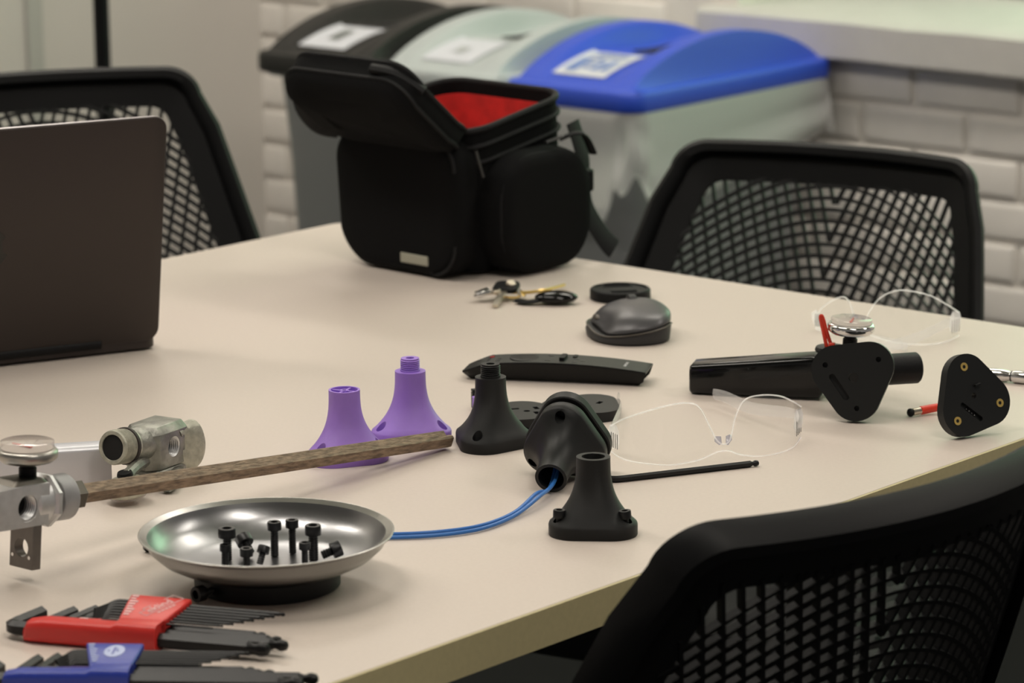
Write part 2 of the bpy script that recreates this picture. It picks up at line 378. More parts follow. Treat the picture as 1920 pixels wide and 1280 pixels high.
# ------------------------------------------------------------------ mesh-back chairs
BH, WT_, WB_ = .43, .178, .262                        # back height along its own slope, half widths
REC = R(23)
def bhalf(v): return WT_ + (WB_ - WT_) * (v / BH) ** .95          # v measured down from the top
def bsurf(x, v, n=0.0):
    """x across, v down from the top rail, n towards the sitter; origin at the top rail's middle height"""
    k = .052 * (x / .2) ** 2 - .006 * math.sin(math.pi * min(v / BH, 1)) 
    return Vector((x, v * math.sin(REC) + (k - .03) + n * math.cos(REC), -v * math.cos(REC) + n * math.sin(REC)))
def boutline(ins, n=9):
    rt, rbm = max(.034 - ins * .35, .012), max(.06 - ins * .3, .02); out = []
    def corner(cx, cv, r, a0, a1):
        for i in range(n + 1):
            a = R(a0 + (a1 - a0) * i / n); out.append((cx + r * math.cos(a), cv - r * math.sin(a)))
    t, b = ins, BH - ins
    wt, wb = bhalf(t) - ins, bhalf(b) - ins
    corner(wt - rt, t + rt, rt, 5, 90); 
    for i in range(1, 12): out.append(((wt - rt) * (1 - 2 * i / 12), t))
    corner(-(wt - rt), t + rt, rt, 90, 175)
    for i in range(1, 10):
        v = t + rt + (b - rbm - t - rt) * i / 10; out.append((-(bhalf(v) - ins), v))
    corner(-(wb - rbm), b - rbm, rbm, 185, 270)
    for i in range(1, 12): out.append((-(wb - rbm) * (1 - 2 * i / 12), b))
    corner(wb - rbm, b - rbm, rbm, 270, 355)
    for i in range(1, 10):
        v = b - rbm - (b - rbm - t - rt) * i / 10; out.append((bhalf(v) - ins, v))
    return out
def inside(x, v, ins, slack=0.0):
    t, b = ins - slack, BH - ins + slack
    if v < t or v > b: return False
    return abs(x) <= bhalf(v) - ins + slack
def chair_meshes():
    ms = {}
    mb = MB(); ol = boutline(.0); q = boutline(.006); inn = boutline(.014); inn2 = boutline(.018)
    mb.loft([[bsurf(x, v, .000) for x, v in ol], [bsurf(x, v, .010) for x, v in ol], [bsurf(x, v, .016) for x, v in q], [bsurf(x, v, .015) for x, v in inn], [bsurf(x, v, .008) for x, v in inn2], [bsurf(x, v, -.006) for x, v in inn2], [bsurf(x, v, -.013) for x, v in inn], [bsurf(x, v, -.012) for x, v in q]], loop=True)
    ms['back_frame'] = (mb, m_black)
    mb = MB(); a = boutline(.016); b = boutline(.043)
    def lip(pl, n): return [bsurf(x, v, n) for x, v in pl]
    mb.loft([lip(a, .003), lip(b, -.002), lip(b, -.006), lip(a, -.003)], loop=True)
    ms['back_border'] = (mb, m_blacksoft)
    mb = MB(); ins = .040
    def strand(fn, t0, t1, n, w=.0016, d=.0026):
        run = []
        for i in range(n + 1):
            x, v = fn(t0 + (t1 - t0) * i / n)
            if inside(x, v, ins, .002): run.append(bsurf(x, v, -.004))
            else:
                if len(run) > 1: mb.tube(run, w * 1.414, 4, d * 1.414, up=(0, .92, .39))
                run = []
        if len(run) > 1: mb.tube(run, w * 1.414, 4, d * 1.414, up=(0, .92, .39))
    for k in range(42):
        v0 = .030 + k * .0130
        strand(lambda t, v0=v0: (t, v0 - .012 + 3.4 * t * t - 3.0 * abs(t) ** 3), -.26, .26, 64)
    for s in (-1, 1):
        for k in range(-10, 30):
            x0 = .006 + k * .0126
            def fn(t, x0=x0, s=s):
                x = x0 - .36 * (t - .05) + .30 * (x0 if x0 > 0 else 0) * t / .4
                return (s * max(x, -1), t)
            pts = []
            def fn2(t, fn=fn, s=s):
                x, v = fn(t)
                return (x, v) if x * s > -.0008 else (9, v)
            strand(fn2, .03, BH - .03, 44)
    ms['back_mesh'] = (mb, m_blacksoft)
    return ms
cm_ = chair_meshes()
CHM = {}
for k, (mb, m) in cm_.items():
    o = mb.build(k, m, None, 40); CHM[k] = o.data; bpy.data.objects.remove(o, do_unlink=True)
def chair(pl, pr, ztop, label, facing_cam):
    a, b = T(*pl, ztop), T(*pr, ztop); mid = (a + b) / 2
    x = (b - a); x.z = 0; x.normalize()
    if not facing_cam: pass
    fw = Vector((-x.y, x.x, 0))                       # 90 degrees left of x
    if facing_cam: x = -x; fw = -fw
    c = thing('office_chair', label, 'chair', None, 'black mesh back chairs round the table')
    base = mid + fw * .30
    m = Matrix((x, fw, Vector((0, 0, 1)))).transposed().to_4x4(); m.translation = Vector((base.x, base.y, 0)); c.matrix_world = m
    for k in ('back_frame', 'back_border', 'back_mesh'):
        o = bpy.data.objects.new(k, CHM[k]); COL.objects.link(o); o.parent = c; o.location = (0, -.30, ztop)
    zs = ztop - .40
    mb = MB(); mb.loft([[(px * k, py * k + .02, zs + dz) for px, py in rrect(.46, .44, .09, 6)] for k, dz in ((.9, -.03), (1, -.015), (1, .012), (.96, .022), (.85, .026))])
    mb.build('seat', m_blacksoft, c)
    mb = MB(); pth = [bsurf(0, BH - .01) + Vector((0, -.30, ztop)), Vector((0, -.2, zs - .06)), Vector((0, -.05, zs - .06)), Vector((0, .02, zs - .045))]
    mb.tube(spline(pth, 5), .022, 8, .012, up=(1, 0, 0)); mb.build('back_bracket', m_black, c)
    MB().lathe([(.03, .09), (.03, .24), (.02, .241), (.02, zs - .03)], 16).build('gas_column', m_black, c)
    for k in range(5):
        d = dirv(90 + 72 * k)
        l = MB().tube([Vector((0, 0, .11)), d * .15 + Vector((0, 0, .10)), d * .29 + Vector((0, 0, .075))], [.028, .024, .016], 8, [.02, .017, .013]).build('base_arm', m_black, c)
        MB().cyl(d * .29 + Vector((-.012, 0, .028)), d * .29 + Vector((.012, 0, .028)), .028, n=16).build('caster', m_black, l)
    return c
chair((1292, 262), (1838, 304), .815, 'black mesh back chair at the far side, in front of the blue-lidded bin', True)
chair((-185, 158), (322, 128), .885, 'black mesh back chair at the left, behind the laptop', True)
chair((1188, 1030), (2080, 812), .84, 'black mesh back chair nearest the camera, seen from behind', False)
# ------------------------------------------------------------------ bins along the brick wall
LZ = .64
def bin_(name, label, lidmat, lidlabel, c, ink, liner):
    b = thing(name, label, 'bin', frame(c, U), 'slim waste bins along the brick wall')
    mb = MB()
    mb.loft([[(x, y, z) for x, y in rrect(w, h, r, 4)] for w, h, r, z in ((.39, .17, .03, .005), (.40, .18, .035, .02), (.468, .218, .045, LZ - .06), (.475, .225, .045, LZ - .02), (.515, .258, .045, LZ - .018), (.515, .258, .045, LZ + .002), (.48, .23, .04, LZ + .002), (.38, .16, .04, .1))], c1=True)
    mb.build('bin_body', m_bin_grey, b, 45)
    # lid: rim tray + arched top with a channel between two ridges
    L, Wd = .535, .272
    mb = MB()
    mb.loft([[(x, y, LZ + z) for x, y in rrect(L - i, Wd - i, .035, 5)] for i, z in ((.004, -.012), (0, -.008), (0, .014), (.004, .019), (.012, .021))], c0=False)
    lid = mb.build('lid', lidmat, b, 45)
    def hz(x, y):
        ax = max(0, 1 - (abs(x) / (L / 2 - .02)) ** 2.0)
        e = abs(y) / (Wd / 2)
        ridge = 1 if e > .62 else (.5 - .5 * math.cos(math.pi * max(0, (e - .40) / .22)) if e > .40 else 0)
        chan = .66 - .26 * math.exp(-(x / .095) ** 2)
        hgt = chan + (1 - chan) * ridge
        if e > .83: hgt *= max(0, 1 - ((e - .83) / .05)) if e < .88 else 0
        return ax ** .85 * .066 * hgt
    def top(u, v):
        x = (u - .5) * (L - .03); y = (v - .5) * (Wd - .012)
        return (x, y, LZ + .0205 + hz(x, y))
    mb = MB(); mb.grid(top, 60, 90); mb.build('lid_arch', lidmat, lid, 40)
    mb = MB()
    def slot_shade(u, v):
        x = (u - .5) * .17; y = (v - .5) * .085 * (1 - (2 * u - 1) ** 2) ** .5
        return (x, y, LZ + .0222 + hz(x, y))
    mb.grid(slot_shade, 24, 8); mb.build('slot_shade', m_slot_shade, lid, 40)  # black sheet laid on the arch as the opening's shade, nothing is cut
    def stick(x0, x1, y0, y1, m, up, nm):
        q = MB(); q.grid(lambda u, v: (x0 + (x1 - x0) * u, y0 + (y1 - y0) * v, LZ + .0205 + up + hz(x0 + (x1 - x0) * u, y0 + (y1 - y0) * v)), 22, 22)
        return q.build(nm, m, lid, 40)
    sg = -1
    st = stick(-.225, -.120, -.052 + .010, .052 + .010, m_sticker, .0022, 'label_sticker')
    if ink == 'blue':
        for x0, x1, y0, y1 in [(a, b, c - .012, d - .012) for a, b, c, d in ((-.205, -.165, -.015, -.002), (-.205, -.170, .004, .016), (-.212, -.160, .040, .062), (-.200, -.192, .022, .036), (-.185, -.177, .022, .036), (-.168, -.160, .020, .036), (-.150, -.145, -.015, .06), (-.138, -.133, -.01, .05))]:
            stick(x0, x1, y0, y1, m_sticker_ink, .0032, 'sticker_mark')
    elif ink == 'black':
        stick(-.195, -.150, .000, .024, m_sticker_ink2, .0032, 'sticker_mark')
    else:
        stick(-.195, -.170, .000, .022, m_sticker_ink3, .0032, 'sticker_mark')
    if liner:
        mb = MB(); rr = random.Random(liner); n = 150
        ol = rrect(.528, .264, .045, 24)
        n = len(ol); ph = [rr.uniform(0, 6.28) for _ in range(6)]
        def wob(a, k): return math.sin(9 * a + ph[0]) * .5 + math.sin(17 * a + ph[1] + k * 2) * .35 + math.sin(31 * a + ph[2] - k * 3) * .25
        rings = []
        for j in range(15):
            k = j / 14; ring = []
            for i, (x, y) in enumerate(ol):
                a = 2 * math.pi * i / n
                dropx = .105 + .045 * (x / .264) * (-1) + .03 * math.sin(3 * a + ph[3]) + .012 * math.sin(13 * a + ph[4])
                dropx = max(.05, dropx)
                s = 1 + (.010 + .022 * k * (1 - .45 * k)) + .030 * k * wob(a + .25 * k, k)
                if j == 0: s = .985
                pr_ = (x + y) * (1 if i < n else 1)
                dsp = k * (.010 * math.sin(38 * (x - y) + 6 * k + ph[5]) + .006 * math.sin(83 * (x - y) - 5 * k + ph[4]))
                nx = min(x * s + (dsp if abs(x) > .25 else 0), .272); ny = y * (s + .03 * k) + (math.copysign(dsp, y) if abs(y) > .12 else 0)
                ny = min(ny, .1370) if liner == 5 else max(min(ny, .1370), -.1370)
                ring.append((nx, ny, LZ - .004 - k * dropx))
            rings.append(ring)
        mb.loft(rings, c0=False, c1=False)
        bag = mb.build('bin_liner', m_liner, None, 60); bag.matrix_world = b.matrix_world
        return b, bag
    return b, None
BC = (T(950, 143, LZ + .02) + T(1560, 112, LZ + .02)) / 2; BC.z = 0
b1, l1 = bin_('recycling_bin', 'grey slim bin with a bright blue slotted lid, nearest the window', m_lid_blue, '', BC, 'blue', 5)
b2, l2 = bin_('waste_bin', 'grey slim bin with a light grey lid, middle of the row', m_lid_grey, '', BC - D * .2765, 'grey', 9)
b3, l3 = bin_('waste_bin', 'grey slim bin with a black lid, farthest left of the row', m_lid_black, '', BC - D * .553, 'black', 0)
tag(l1, 'clear plastic liner hanging out from under the blue lid', 'bin liner', 'bin liners')
tag(l2, 'clear plastic liner hanging out from under the light grey lid', 'bin liner', 'bin liners')
# black pole at the far left
pp = T(193, 118, .72); 
st = thing('floor_stand', 'tall black pole standing by the smooth left wall', 'stand', MT((pp.x, pp.y, 0)))
MB().lathe([(.012, .02), (.012, 1.9), (.008, 1.905)], 14).build('pole', m_black, st)
MB().lathe([(.14, 0), (.14, .012), (.12, .02), (.02, .03), (.016, .06)], 28).build('base', m_black, st)
# ------------------------------------------------------------------ laptop
LR, LL = T(300, 657), T(0, 691); ldv = (LR - LL).normalized()
lm = frame(LR - ldv * .1645, ldv)                   # x to the right, y away from the camera
lp = thing('laptop', 'open dark grey laptop seen from behind its lid', 'laptop', lm)
MB().prism(rrect(.329, .212, .012, 5), .002, .0115).build('base', m_lapt, lp, 30, .001).location = (0, .112, 0)
for sx in (-.13, .13):
    for sy in (.03, .195): MB().cyl((sx, sy, 0), (sx, sy, .003), .006, n=12).build('foot', m_black, lp)
MB().cyl((-.11, .006, .011), (.11, .006, .011), .005, n=12).build('hinge', m_black, lp)
lid = bpy.data.objects.new('lid', None)
Mx = Matrix.Translation((0, .006, .009)) @ Matrix.Rotation(R(11), 4, 'X')
mb = MB(); mb.M = Mx @ Matrix.Rotation(R(90), 4, 'X'); 
mb.loft([[(x, y + .107, z) for x, y in rrect(.329 - i, .212 - i, .012, 6)] for i, z in ((.002, .0025), (0, .0018), (0, -.0018), (.002, -.0025))])
lidm = mb.build('lid', m_lapt, lp, 30)
mb = MB(); mb.M = Mx @ Matrix.Rotation(R(90), 4, 'X')
a_, b_ = [rrect(.3296, .2126, .0123, 6), rrect(.3275, .2105, .0115, 6)]
mb.loft([[(x, y + .107, .0012) for x, y in a_], [(x, y + .107, -.0020) for x, y in a_], [(x, y + .107, -.0020) for x, y in b_], [(x, y + .107, .0012) for x, y in b_]], loop=True)
mb.build('edge_trim', m_lapt_edge, lidm, 30)
mb = MB(); mb.M = Mx @ Matrix.Rotation(R(90), 4, 'X')
lg = []
for i in range(40):
    a = 2 * math.pi * i / 40; r = .0205 * (1 + .05 * math.cos(2 * a)) * (1 - .10 * math.exp(-((a - math.pi / 2) / .35) ** 2) - .06 * math.exp(-((a - 1.5 * math.pi) / .35) ** 2))
    x, y = r * math.cos(a), r * math.sin(a)
    dd = math.hypot(x - .0240, y - .002)
    if dd < .0095: 
        k = .0095 / max(dd, 1e-4); x, y = .0240 + (x - .0240) * k, .002 + (y - .002) * k
    lg.append((x, y + .104))
mb.prism(lg, .0024, .0028); mb.prism([(x + .003, y + .131) for x, y in [(-.003, -.005), (.002, -.004), (.005, .004), (0, .002)]], .0024, .0028)
mb.build('logo', m_logo, lidm, 0)
# the screen on the far side
mb = MB(); mb.M = Mx @ Matrix.Rotation(R(90), 4, 'X'); mb.prism([(x, y + .107) for x, y in rrect(.319, .2, .006, 3)], -.0028, -.0024)
mb.build('screen', m_gloss, lidm, 0)
MB().box((-.137, .055, .0112), (.137, .16, .0120)).build('keyboard', m_black, lp, 0)
# ------------------------------------------------------------------ camera bag
BF = T(884, 527)
bx_, by_ = dirv(-43), dirv(47)
bm_ = Matrix((bx_, by_, Vector((0, 0, 1)))).transposed().to_4x4(); bm_.translation = BF
bg = thing('camera_bag', 'black camera bag with open flap and red lining', 'bag', bm_)
BX, BY, BZ = .176, .150, .142                        # x from -BX to 0, y from 0 to BY
def bagring(k, z, w=BX, d=BY, r=.032, ox=0, oy=0): return [(x * k - BX / 2 + ox, y * k + BY / 2 + oy, z) for x, y in rrect(w, d, r, 7)]
def slant(r): return [(x, y, z + .026 * (y / BY - .12)) for x, y, z in r]
mb = MB()
mb.loft([bagring(.80, .002), bagring(.90, .004), bagring(.965, .018), bagring(1.0, .05), bagring(1.0, .09), slant(bagring(.975, BZ - .01)), slant(bagring(.97, BZ + .006)), slant(bagring(.93, BZ + .006)), bagring(.93, BZ - .05)], c1=False)
mb.build('bag_body', m_fabric, bg, 50)
# rim welts
for z, r, k in ((BZ + .006, .0034, .972), (BZ - .010, .0026, .99), (BZ - .026, .0022, 1.0)):
    MB().tube(slant(bagring(k, z)), r, 8, closed=True).build('rim_piping', m_fabric2, bg)
# red lining: walls, floor and dividers
mb = MB(); mb.loft([slant(bagring(.922, BZ - .006)), bagring(.90, .05), bagring(.90, .03)], c0=False, c1=True); lin = mb.build('lining', m_red_lining, bg, 50)
mb = MB(); mb.grid(lambda u, v: (-BX + .02 + u * (BX - .035), .040 + .016 * math.sin(u * 5 + v * 2), .03 + v * (BZ - .045)), 14, 6); mb.build('divider', m_red_lining, lin, 60, solid=.006)
mb = MB(); mb.grid(lambda u, v: (-.052 - .05 * u, .095 + .035 * math.sin(u * 4) + .01 * v, .03 + v * (BZ - .05)), 14, 6); mb.build('divider', m_red_lining, lin, 60, solid=.006)
def puff(name, M, w, h, d, r, parent, m=m_fabric, base=-.012, taper=0.0):
    mb = MB(); mb.M = M
    mb.loft([[((x if x > 0 else x * (1 - taper * max(0, -y / (h / 2)) ** 2)) * k, y * k, z) for x, y in rrect(w, h, r, 7)] for k, z in ((.97, base), (1, 0), (1, d * .55), (.965, d * .85), (.90, d * .97), (.78, d))])
    return mb.build(name, m, parent, 60)
# left-face pocket (local normal -y), right-face pocket (normal +x)
ML = Matrix.Translation((-BX / 2, 0.004, .0725)) @ Matrix.Rotation(R(90), 4, 'X')
pk = puff('front_pocket', ML, BX * .98, .142, .024, .034, bg, taper=.22)
mb = MB(); mb.M = ML; mb.tube([(x, y, .021) for x, y in rrect(BX * .94, .137, .032, 7) if x > 0], .0017, 6); mb.build('pocket_zipper', m_fabric2, pk)
mb = MB(); mb.M = ML; mb.box((.010, -.0600, .0180), (.048, -.0500, .0250)); mb.build('brand_tag', m_tagcol, pk, 0, .001)
MR = Matrix.Translation((-.002, BY * .55, .0625)) @ Matrix.Rotation(R(90), 4, 'Z') @ Matrix.Rotation(R(90), 4, 'X')
pk2 = puff('side_pocket', MR, .132, .122, .034, .045, bg)
mb = MB(); mb.M = MR; mb.tube([(x, y, .026) for x, y in rrect(.126, .116, .044, 7)][:-7], .0020, 6); mb.build('pocket_zipper', m_fabric2, pk2)
mb = MB(); mb.M = MR; mb.tube([(x, y, .031) for x, y in rrect(.096, .088, .036, 7)][:-8], .0012, 6); mb.build('pocket_seam', m_fabric2, pk2)
# zipper pulls
def pull(p, d, parent):
    d = Vector(d); q = MB(); q.tube([Vector(p), Vector(p) + d * .5, Vector(p) + d], [.0035, .0028, .0038], 8, [.0016, .0014, .0016]); o = q.build('zipper_pull', m_zip, parent)
pull((.004, .004, BZ - .012), (.004, .006, -.026), bg)
pull((.020, .088, BZ - .012), (.006, .018, .004), bg)
# open flap, hinged on the left face and leaning out
fd = Vector((0, -.73, .683)).normalized(); fn_ = Vector((0, -.683, -.73)).normalized()  # along, outward
FO = Vector((-BX / 2, .000, BZ - .002))
def fp(a, b, c): return FO + Vector((a, 0, 0)) + fd * b + fn_ * c
FL, FWd = .118, BX * 1.0
fo = []
for x, y in rrect(FWd, FL, .030, 7): fo.append((x, y + FL / 2 - .006))
def flap_poly(k, c):
    out = []
    for x, y in fo:
        t = max(0, min(1, y / FL)); bow = .012 * math.sin(math.pi * t)
        out.append(fp(x * k, (y - FL / 2) * k + FL / 2, c + bow))
    return out
mb = MB(); mb.loft([flap_poly(.93, -.012), flap_poly(.97, -.012), flap_poly(1.0, -.006), flap_poly(1.0, .010), flap_poly(.965, .018), flap_poly(.85, .022), flap_poly(.5, .025)])
fl = mb.build('flap', m_fabric, bg, 60)
mb = MB(); mb.loft([flap_poly(.92, -.0125), flap_poly(.6, -.011)]); mb.build('flap_lining', m_red_lining, fl, 60)
MB().tube(flap_poly(1.0, .010), .0022, 6, closed=True).build('flap_piping', m_fabric2, fl)
MB().tube(flap_poly(.985, -.010), .0026, 6, closed=True).build('flap_zipper', m_fabric2, fl)
mb = MB(); mb.tube(spline([fp(-.080, .012, .012), fp(-.100, .022, .016), fp(-.106, .045, .014), fp(-.092, .072, .006)], 5), .012, 8, .003, up=(0, 1, 0)); mb.build('grab_handle', m_fabric2, fl)
mb = MB(); mb.tube(spline([fp(.040, FL - .004, .002), fp(.066, FL - .012, .0), fp(.088, FL - .034, .002)], 4), .008, 8, .005); mb.build('flap_tab', m_fabric2, fl)
# shoulder strap on the right-back corner, with its buckle
mb = MB(); mb.tube(spline([(.004, BY - .004, BZ), (.012, BY + .002, BZ - .035), (.012, BY + .004, .075), (.014, BY + .008, .05), (.022, BY + .022, .022), (.028, BY + .032, .009)], 6), .0125, 8, .0016, up=(1, 0.2, 0)); mb.build('strap', m_fabric2, bg)
MB().box((.004, BY - .004, .070), (.018, BY + .014, .094)).build('strap_buckle', m_black, bg, 30, .003)
MB().tube(spline([(.010, BY - .03, BZ - .014), (.026, BY - .015, BZ - .008), (.028, BY, BZ - .03)], 5), .006, 8, .0022).build('strap_loop', m_fabric2, bg)
# ------------------------------------------------------------------ printed feet
FA, FB, FH, FR = .0150, .0192, .0560, .0123
LOB = .0282
def lobes(rot, d): return [(d * math.cos(R(rot + 120 * k)), d * math.sin(R(rot + 120 * k))) for k in range(3)]
def foot_body(parent, m, H=FH, bore=.0085, bdepth=.02, name='stand_body', holes=True):
    N = 72; mb = MB(); rings = []
    def ring(w, z, rr=FR): return [((1 - w) * tri_r(2 * math.pi * i / N, FA, FB) * math.cos(2 * math.pi * i / N) + w * rr * math.cos(2 * math.pi * i / N), (1 - w) * tri_r(2 * math.pi * i / N, FA, FB) * math.sin(2 * math.pi * i / N) + w * rr * math.sin(2 * math.pi * i / N), z) for i in range(N)]
    rings += [ring(.02, 0), ring(0, .0008), ring(0, .0082), ring(.03, .0098)]
    for i in range(1, 17):
        t = i / 16; rings.append(ring(.06 + .94 * (1 - (1 - t) ** 3.0), .0100 + (H - .0100) * t))
    if bore: rings += [ring(1, H, bore), ring(1, H - bdepth, bore)]
    mb.loft(rings); o = mb.build(name, m, parent, 40)
    if holes:
        c = MB()
        for x, y in lobes(90, LOB): c.cyl((x, y, .0055), (x, y, .05), .0040, n=20)
        cut(o, c, 40)
    return o
def thread_post(parent, m, H, r=.0080, h=.0105):
    mb = MB(); prof = [(.0030, H - .010), (.0030, H + h), (r - .0006, H + h)]
    mb.lathe([(r + .0012, H - .0005), (r + .0012, H + .0004)] and [(r, H - .002), (r, H + .001)] + [q for i in range(6) for q in ((r, H + .0012 + i * .0015), (r - .0009, H + .0019 + i * .0015))] + [(r - .0006, H + h), (.0034, H + h), (.0032, H + h - .006)], 32)
    return mb.build('threaded_post', m, parent, 30)
def foot(px, py, rot, m, label, post=False, slots=False, group='3D printed stands'):
    f = thing('printed_stand', label, 'printed part', MT(T(px, py), rot), group)
    if post: foot_body(f, m, bore=0); thread_post(f, m, FH)
    elif slots:
        b = foot_body(f, m, bore=.0106, bdepth=.003)
        MB().lathe([(.0036, FH - .004), (.0036, FH - .0004), (.0018, FH - .0004), (.0018, FH - .004)], 20).build('centre_boss', m, f)
        for k in range(4): 
            d = dirv(45 + 90 * k); MB().tube([d * .003 + Vector((0, 0, FH - .0022)), d * .0112 + Vector((0, 0, FH - .0022))], .0013, 4, .002).build('top_rib', m, f)
    else: foot_body(f, m)
    return f
foot(648, 860, 20, m_purple, 'lavender printed stand with a flat slotted top, left of the pair', slots=True)
foot(771, 822, 4, m_purple, 'lavender printed stand with a threaded post, behind the rod tip', post=True)
foot(921, 834, 38, m_print, 'black printed stand with a threaded post, in front of the remote', post=True)
FF = foot(1113, 996, -4, m_print, 'black printed stand with an open tube top and two bolts', )
# tipped stand with blue wires
A0 = T(1033, 893, ZT + .0135); axis = Vector((-.22, -.93, -.30)).normalized()
FM = zframe(A0 - axis * FH, axis, (.97, -.22, 0))
tf = thing('printed_stand_assembly', 'black printed stand lying on its side with blue wires in its tube', 'printed part', FM)
FB_ = foot_body(tf, m_print2, bore=.0098, bdepth=.03)
mb = MB(); mb.prism(tri_poly(FA * 1.04, FB * 1.04), -.0135, -.004); mb.build('base_plate', m_print2, tf, 40, .0012)
for x, y in lobes(90, .0225): MB().cyl((x, y, -.0045), (x, y, .0005), .004, n=16).build('spacer', m_print2, tf)
# drop it onto the table
bpy.context.view_layer.update()
zmin = min((FM @ v.co).z for o in tf.children for v in o.data.vertices)
FM.translation.z += ZT + .0004 - zmin; tf.matrix_world = FM
# wires
w0 = FM @ Vector((0, -.002, FH - .03)); w1 = FM @ Vector((.001, -.004, FH + .004))
for s, lab in ((-1, 'blue wire running from the tipped black stand, left strand of the pair'), (1, 'blue wire running from the tipped black stand, right strand of the pair')):
    pts = [w0 + Vector((s * .0015, 0, .001)), w1 + Vector((s * .0016, 0, .002 * s)), T(1008 + s * 2.5, 928 + s * 3, ZT + .008), T(965, 963 + s * 3, ZT + .003), T(905, 987 + s * 3.2, ZT + .0022), T(830, 999 + s * 3.2, ZT + .0020), T(740, 1004 + s * 3.2, ZT + .0018), T(640, 1003 + s * 4, ZT + .0017), T(560, 1000 + s * 4, ZT + .0017)]
    tag(MB().tube(spline(pts, 8), .00150, 8).build('blue_wire', m_wire, None, 60), lab, 'wire', 'blue wires')
# flat printed plates behind
def plate(M, label, ins=False):
    p = thing('printed_plate', label, 'printed part', M, '3D printed plates')
    o = MB().prism(tri_poly(FA * 1.04, FB * 1.04), 0, .0085).build('plate', m_print2, p, 40)
    c = MB()
    if not ins:
        c.box((-.018, .008, .005), (-.004, .012, .02)); c.cyl((0, 0, -.01), (0, 0, .02), .0028); c.box((.004, -.012, .005), (.008, -.004, .02)); c.box((.008, .004, .005), (.012, .012, .02))
    else:
        c.cyl((.0005, .001, -.01), (.0005, .001, .02), .0024)
        c.prism([(x - .0065, y - .0105) for x, y in [(p_[0] * math.cos(R(-52)) - p_[1] * math.sin(R(-52)), p_[0] * math.sin(R(-52)) + p_[1] * math.cos(R(-52))) for p_ in rrect(.024, .0042, .002, 4)]], .0055, .02)
    cut(o, c, 40)
    for x, y in lobes(90, .0255):
        if ins: MB().lathe([(.0034, .006), (.0034, .0090), (.0015, .0088), (.0012, .006)], 20).build('brass_insert', m_brass, p).location = (x, y, 0)
    return p
plate(MT(T(988, 789), 15), 'black printed plate lying flat between the tall stand and the tipped stand')
plate(MT(T(1096, 775), -25), 'black printed plate lying flat behind the tipped stand')
for nm, px, py, m, h, lab in (('printed_clip', 901, 764, m_print2, .0145, 'small black printed clip standing behind the threaded black stand'), ('printed_clip', 903, 774, m_purple, .0125, 'small lavender printed clip beside the black clip')):
    q = thing(nm, lab, 'printed part', MT(T(px, py), 20), 'small printed clips')
    MB().prism([(-.0075, -.003), (.0075, -.003), (.0075, .003), (-.0075, .003)], 0, h).build('clip_body', m, q, 30, .001)
    MB().box((-.0075, -.003, h), (.002, .003, h + .002)).build('clip_hook', m, q, 30, .0006)
# upright plate with brass inserts
up_n = Vector((.46, -.85, .27)).normalized()
PC = T(1813, 812); 
PM = zframe(PC + Vector((0, 0, .033)), up_n, (.85, .46, -.1))
PM = PM @ Matrix.Rotation(R(18), 4, 'Z')
pl = plate(PM, 'black printed plate with three brass inserts standing on edge', True)
MB().box((.0030, .0075, .0085), (.0085, .0092, .012)).build('tab', m_print2, pl, 30, .0004)
mb = MB()
for i in range(4):
    a = R(-52); o_ = -.0045 + i * .003; mb.sphere((-.0065 + o_ * math.cos(a), -.0105 + o_ * math.sin(a), .0064), .0009 if i % 2 else .0006, 8)
mb.build('connector_pins', m_chrome, pl)
bpy.context.view_layer.update()
zmin = min((PM @ v.co).z for o in pl.children if len(o.data.vertices) > 100 for v in o.data.vertices); PM.translation.z += ZT + .0002 - zmin; pl.matrix_world = PM
# red terminal behind it
ts, te = T(1703, 774, ZT + .0035), T(1775, 760, ZT + .006)
tt = thing('wire_terminal', 'red insulated wire terminal poking out behind the upright plate', 'terminal', frame(ts, te - ts))
L_ = (te - ts).length
MB().sphere((.002, 0, 0), .0036, 12, (.8, 1, 1)).build('rubber_tip', m_black, tt)
MB().lathe([(.0022, 0), (.0030, .0003), (.0030, .008), (.0024, .0085)], 16).build('metal_barrel', m_key, tt).matrix_local = Matrix.Translation((.004, 0, 0)) @ Matrix.Rotation(R(90), 4, 'Y')
MB().lathe([(.0030, 0), (.0036, .0005), (.0034, .016)], 16).build('red_sleeve', m_redtie, tt).matrix_local = Matrix.Translation((.0115, 0, 0)) @ Matrix.Rotation(R(90), 4, 'Y')
# ------------------------------------------------------------------ bolts
def bolt(M, hr, hh, sr, sl, label, group, thread=True):
    """socket cap screw: origin at the shank's end, axis +z to the head"""
    b = thing('socket_bolt', label, 'bolt', M, group)
    hd = MB().lathe([(sr, sl), (hr, sl), (hr, sl + hh * .9), (hr * .93, sl + hh), (hr * .55, sl + hh), (hr * .52, sl + hh * .45)], 24).build('head', m_oxide, b, 35)
    pr = [(sr * .8, 0)]
    n = max(4, int(sl / .0016)) if thread else 1
    if thread:
        for i in range(n): pr += [(sr, sl * (i + .35) / n), (sr * .88, sl * (i + .85) / n)]
    else: pr += [(sr, sl * .05)]
    pr += [(sr, sl)]
    MB().lathe(pr, 14).build('shank', m_oxide, b, 30)
    return b
gf = FF.matrix_world
for k, (x, y) in enumerate(lobes(90, LOB)):
    p = gf @ Vector((x, y, .0055))
    if k == 0: continue
    lab = {1: 'black socket bolt in the left lobe of the open-topped black stand', 2: 'black socket bolt in the right lobe of the open-topped black stand'}[k]
    bolt(Matrix.Translation(p + Vector((0, 0, .0002))) @ Matrix.Rotation(R(2 if k == 1 else -6), 4, 'Y'), .0045, .0056, .0023, .0086, lab, 'bolts in the black stand')
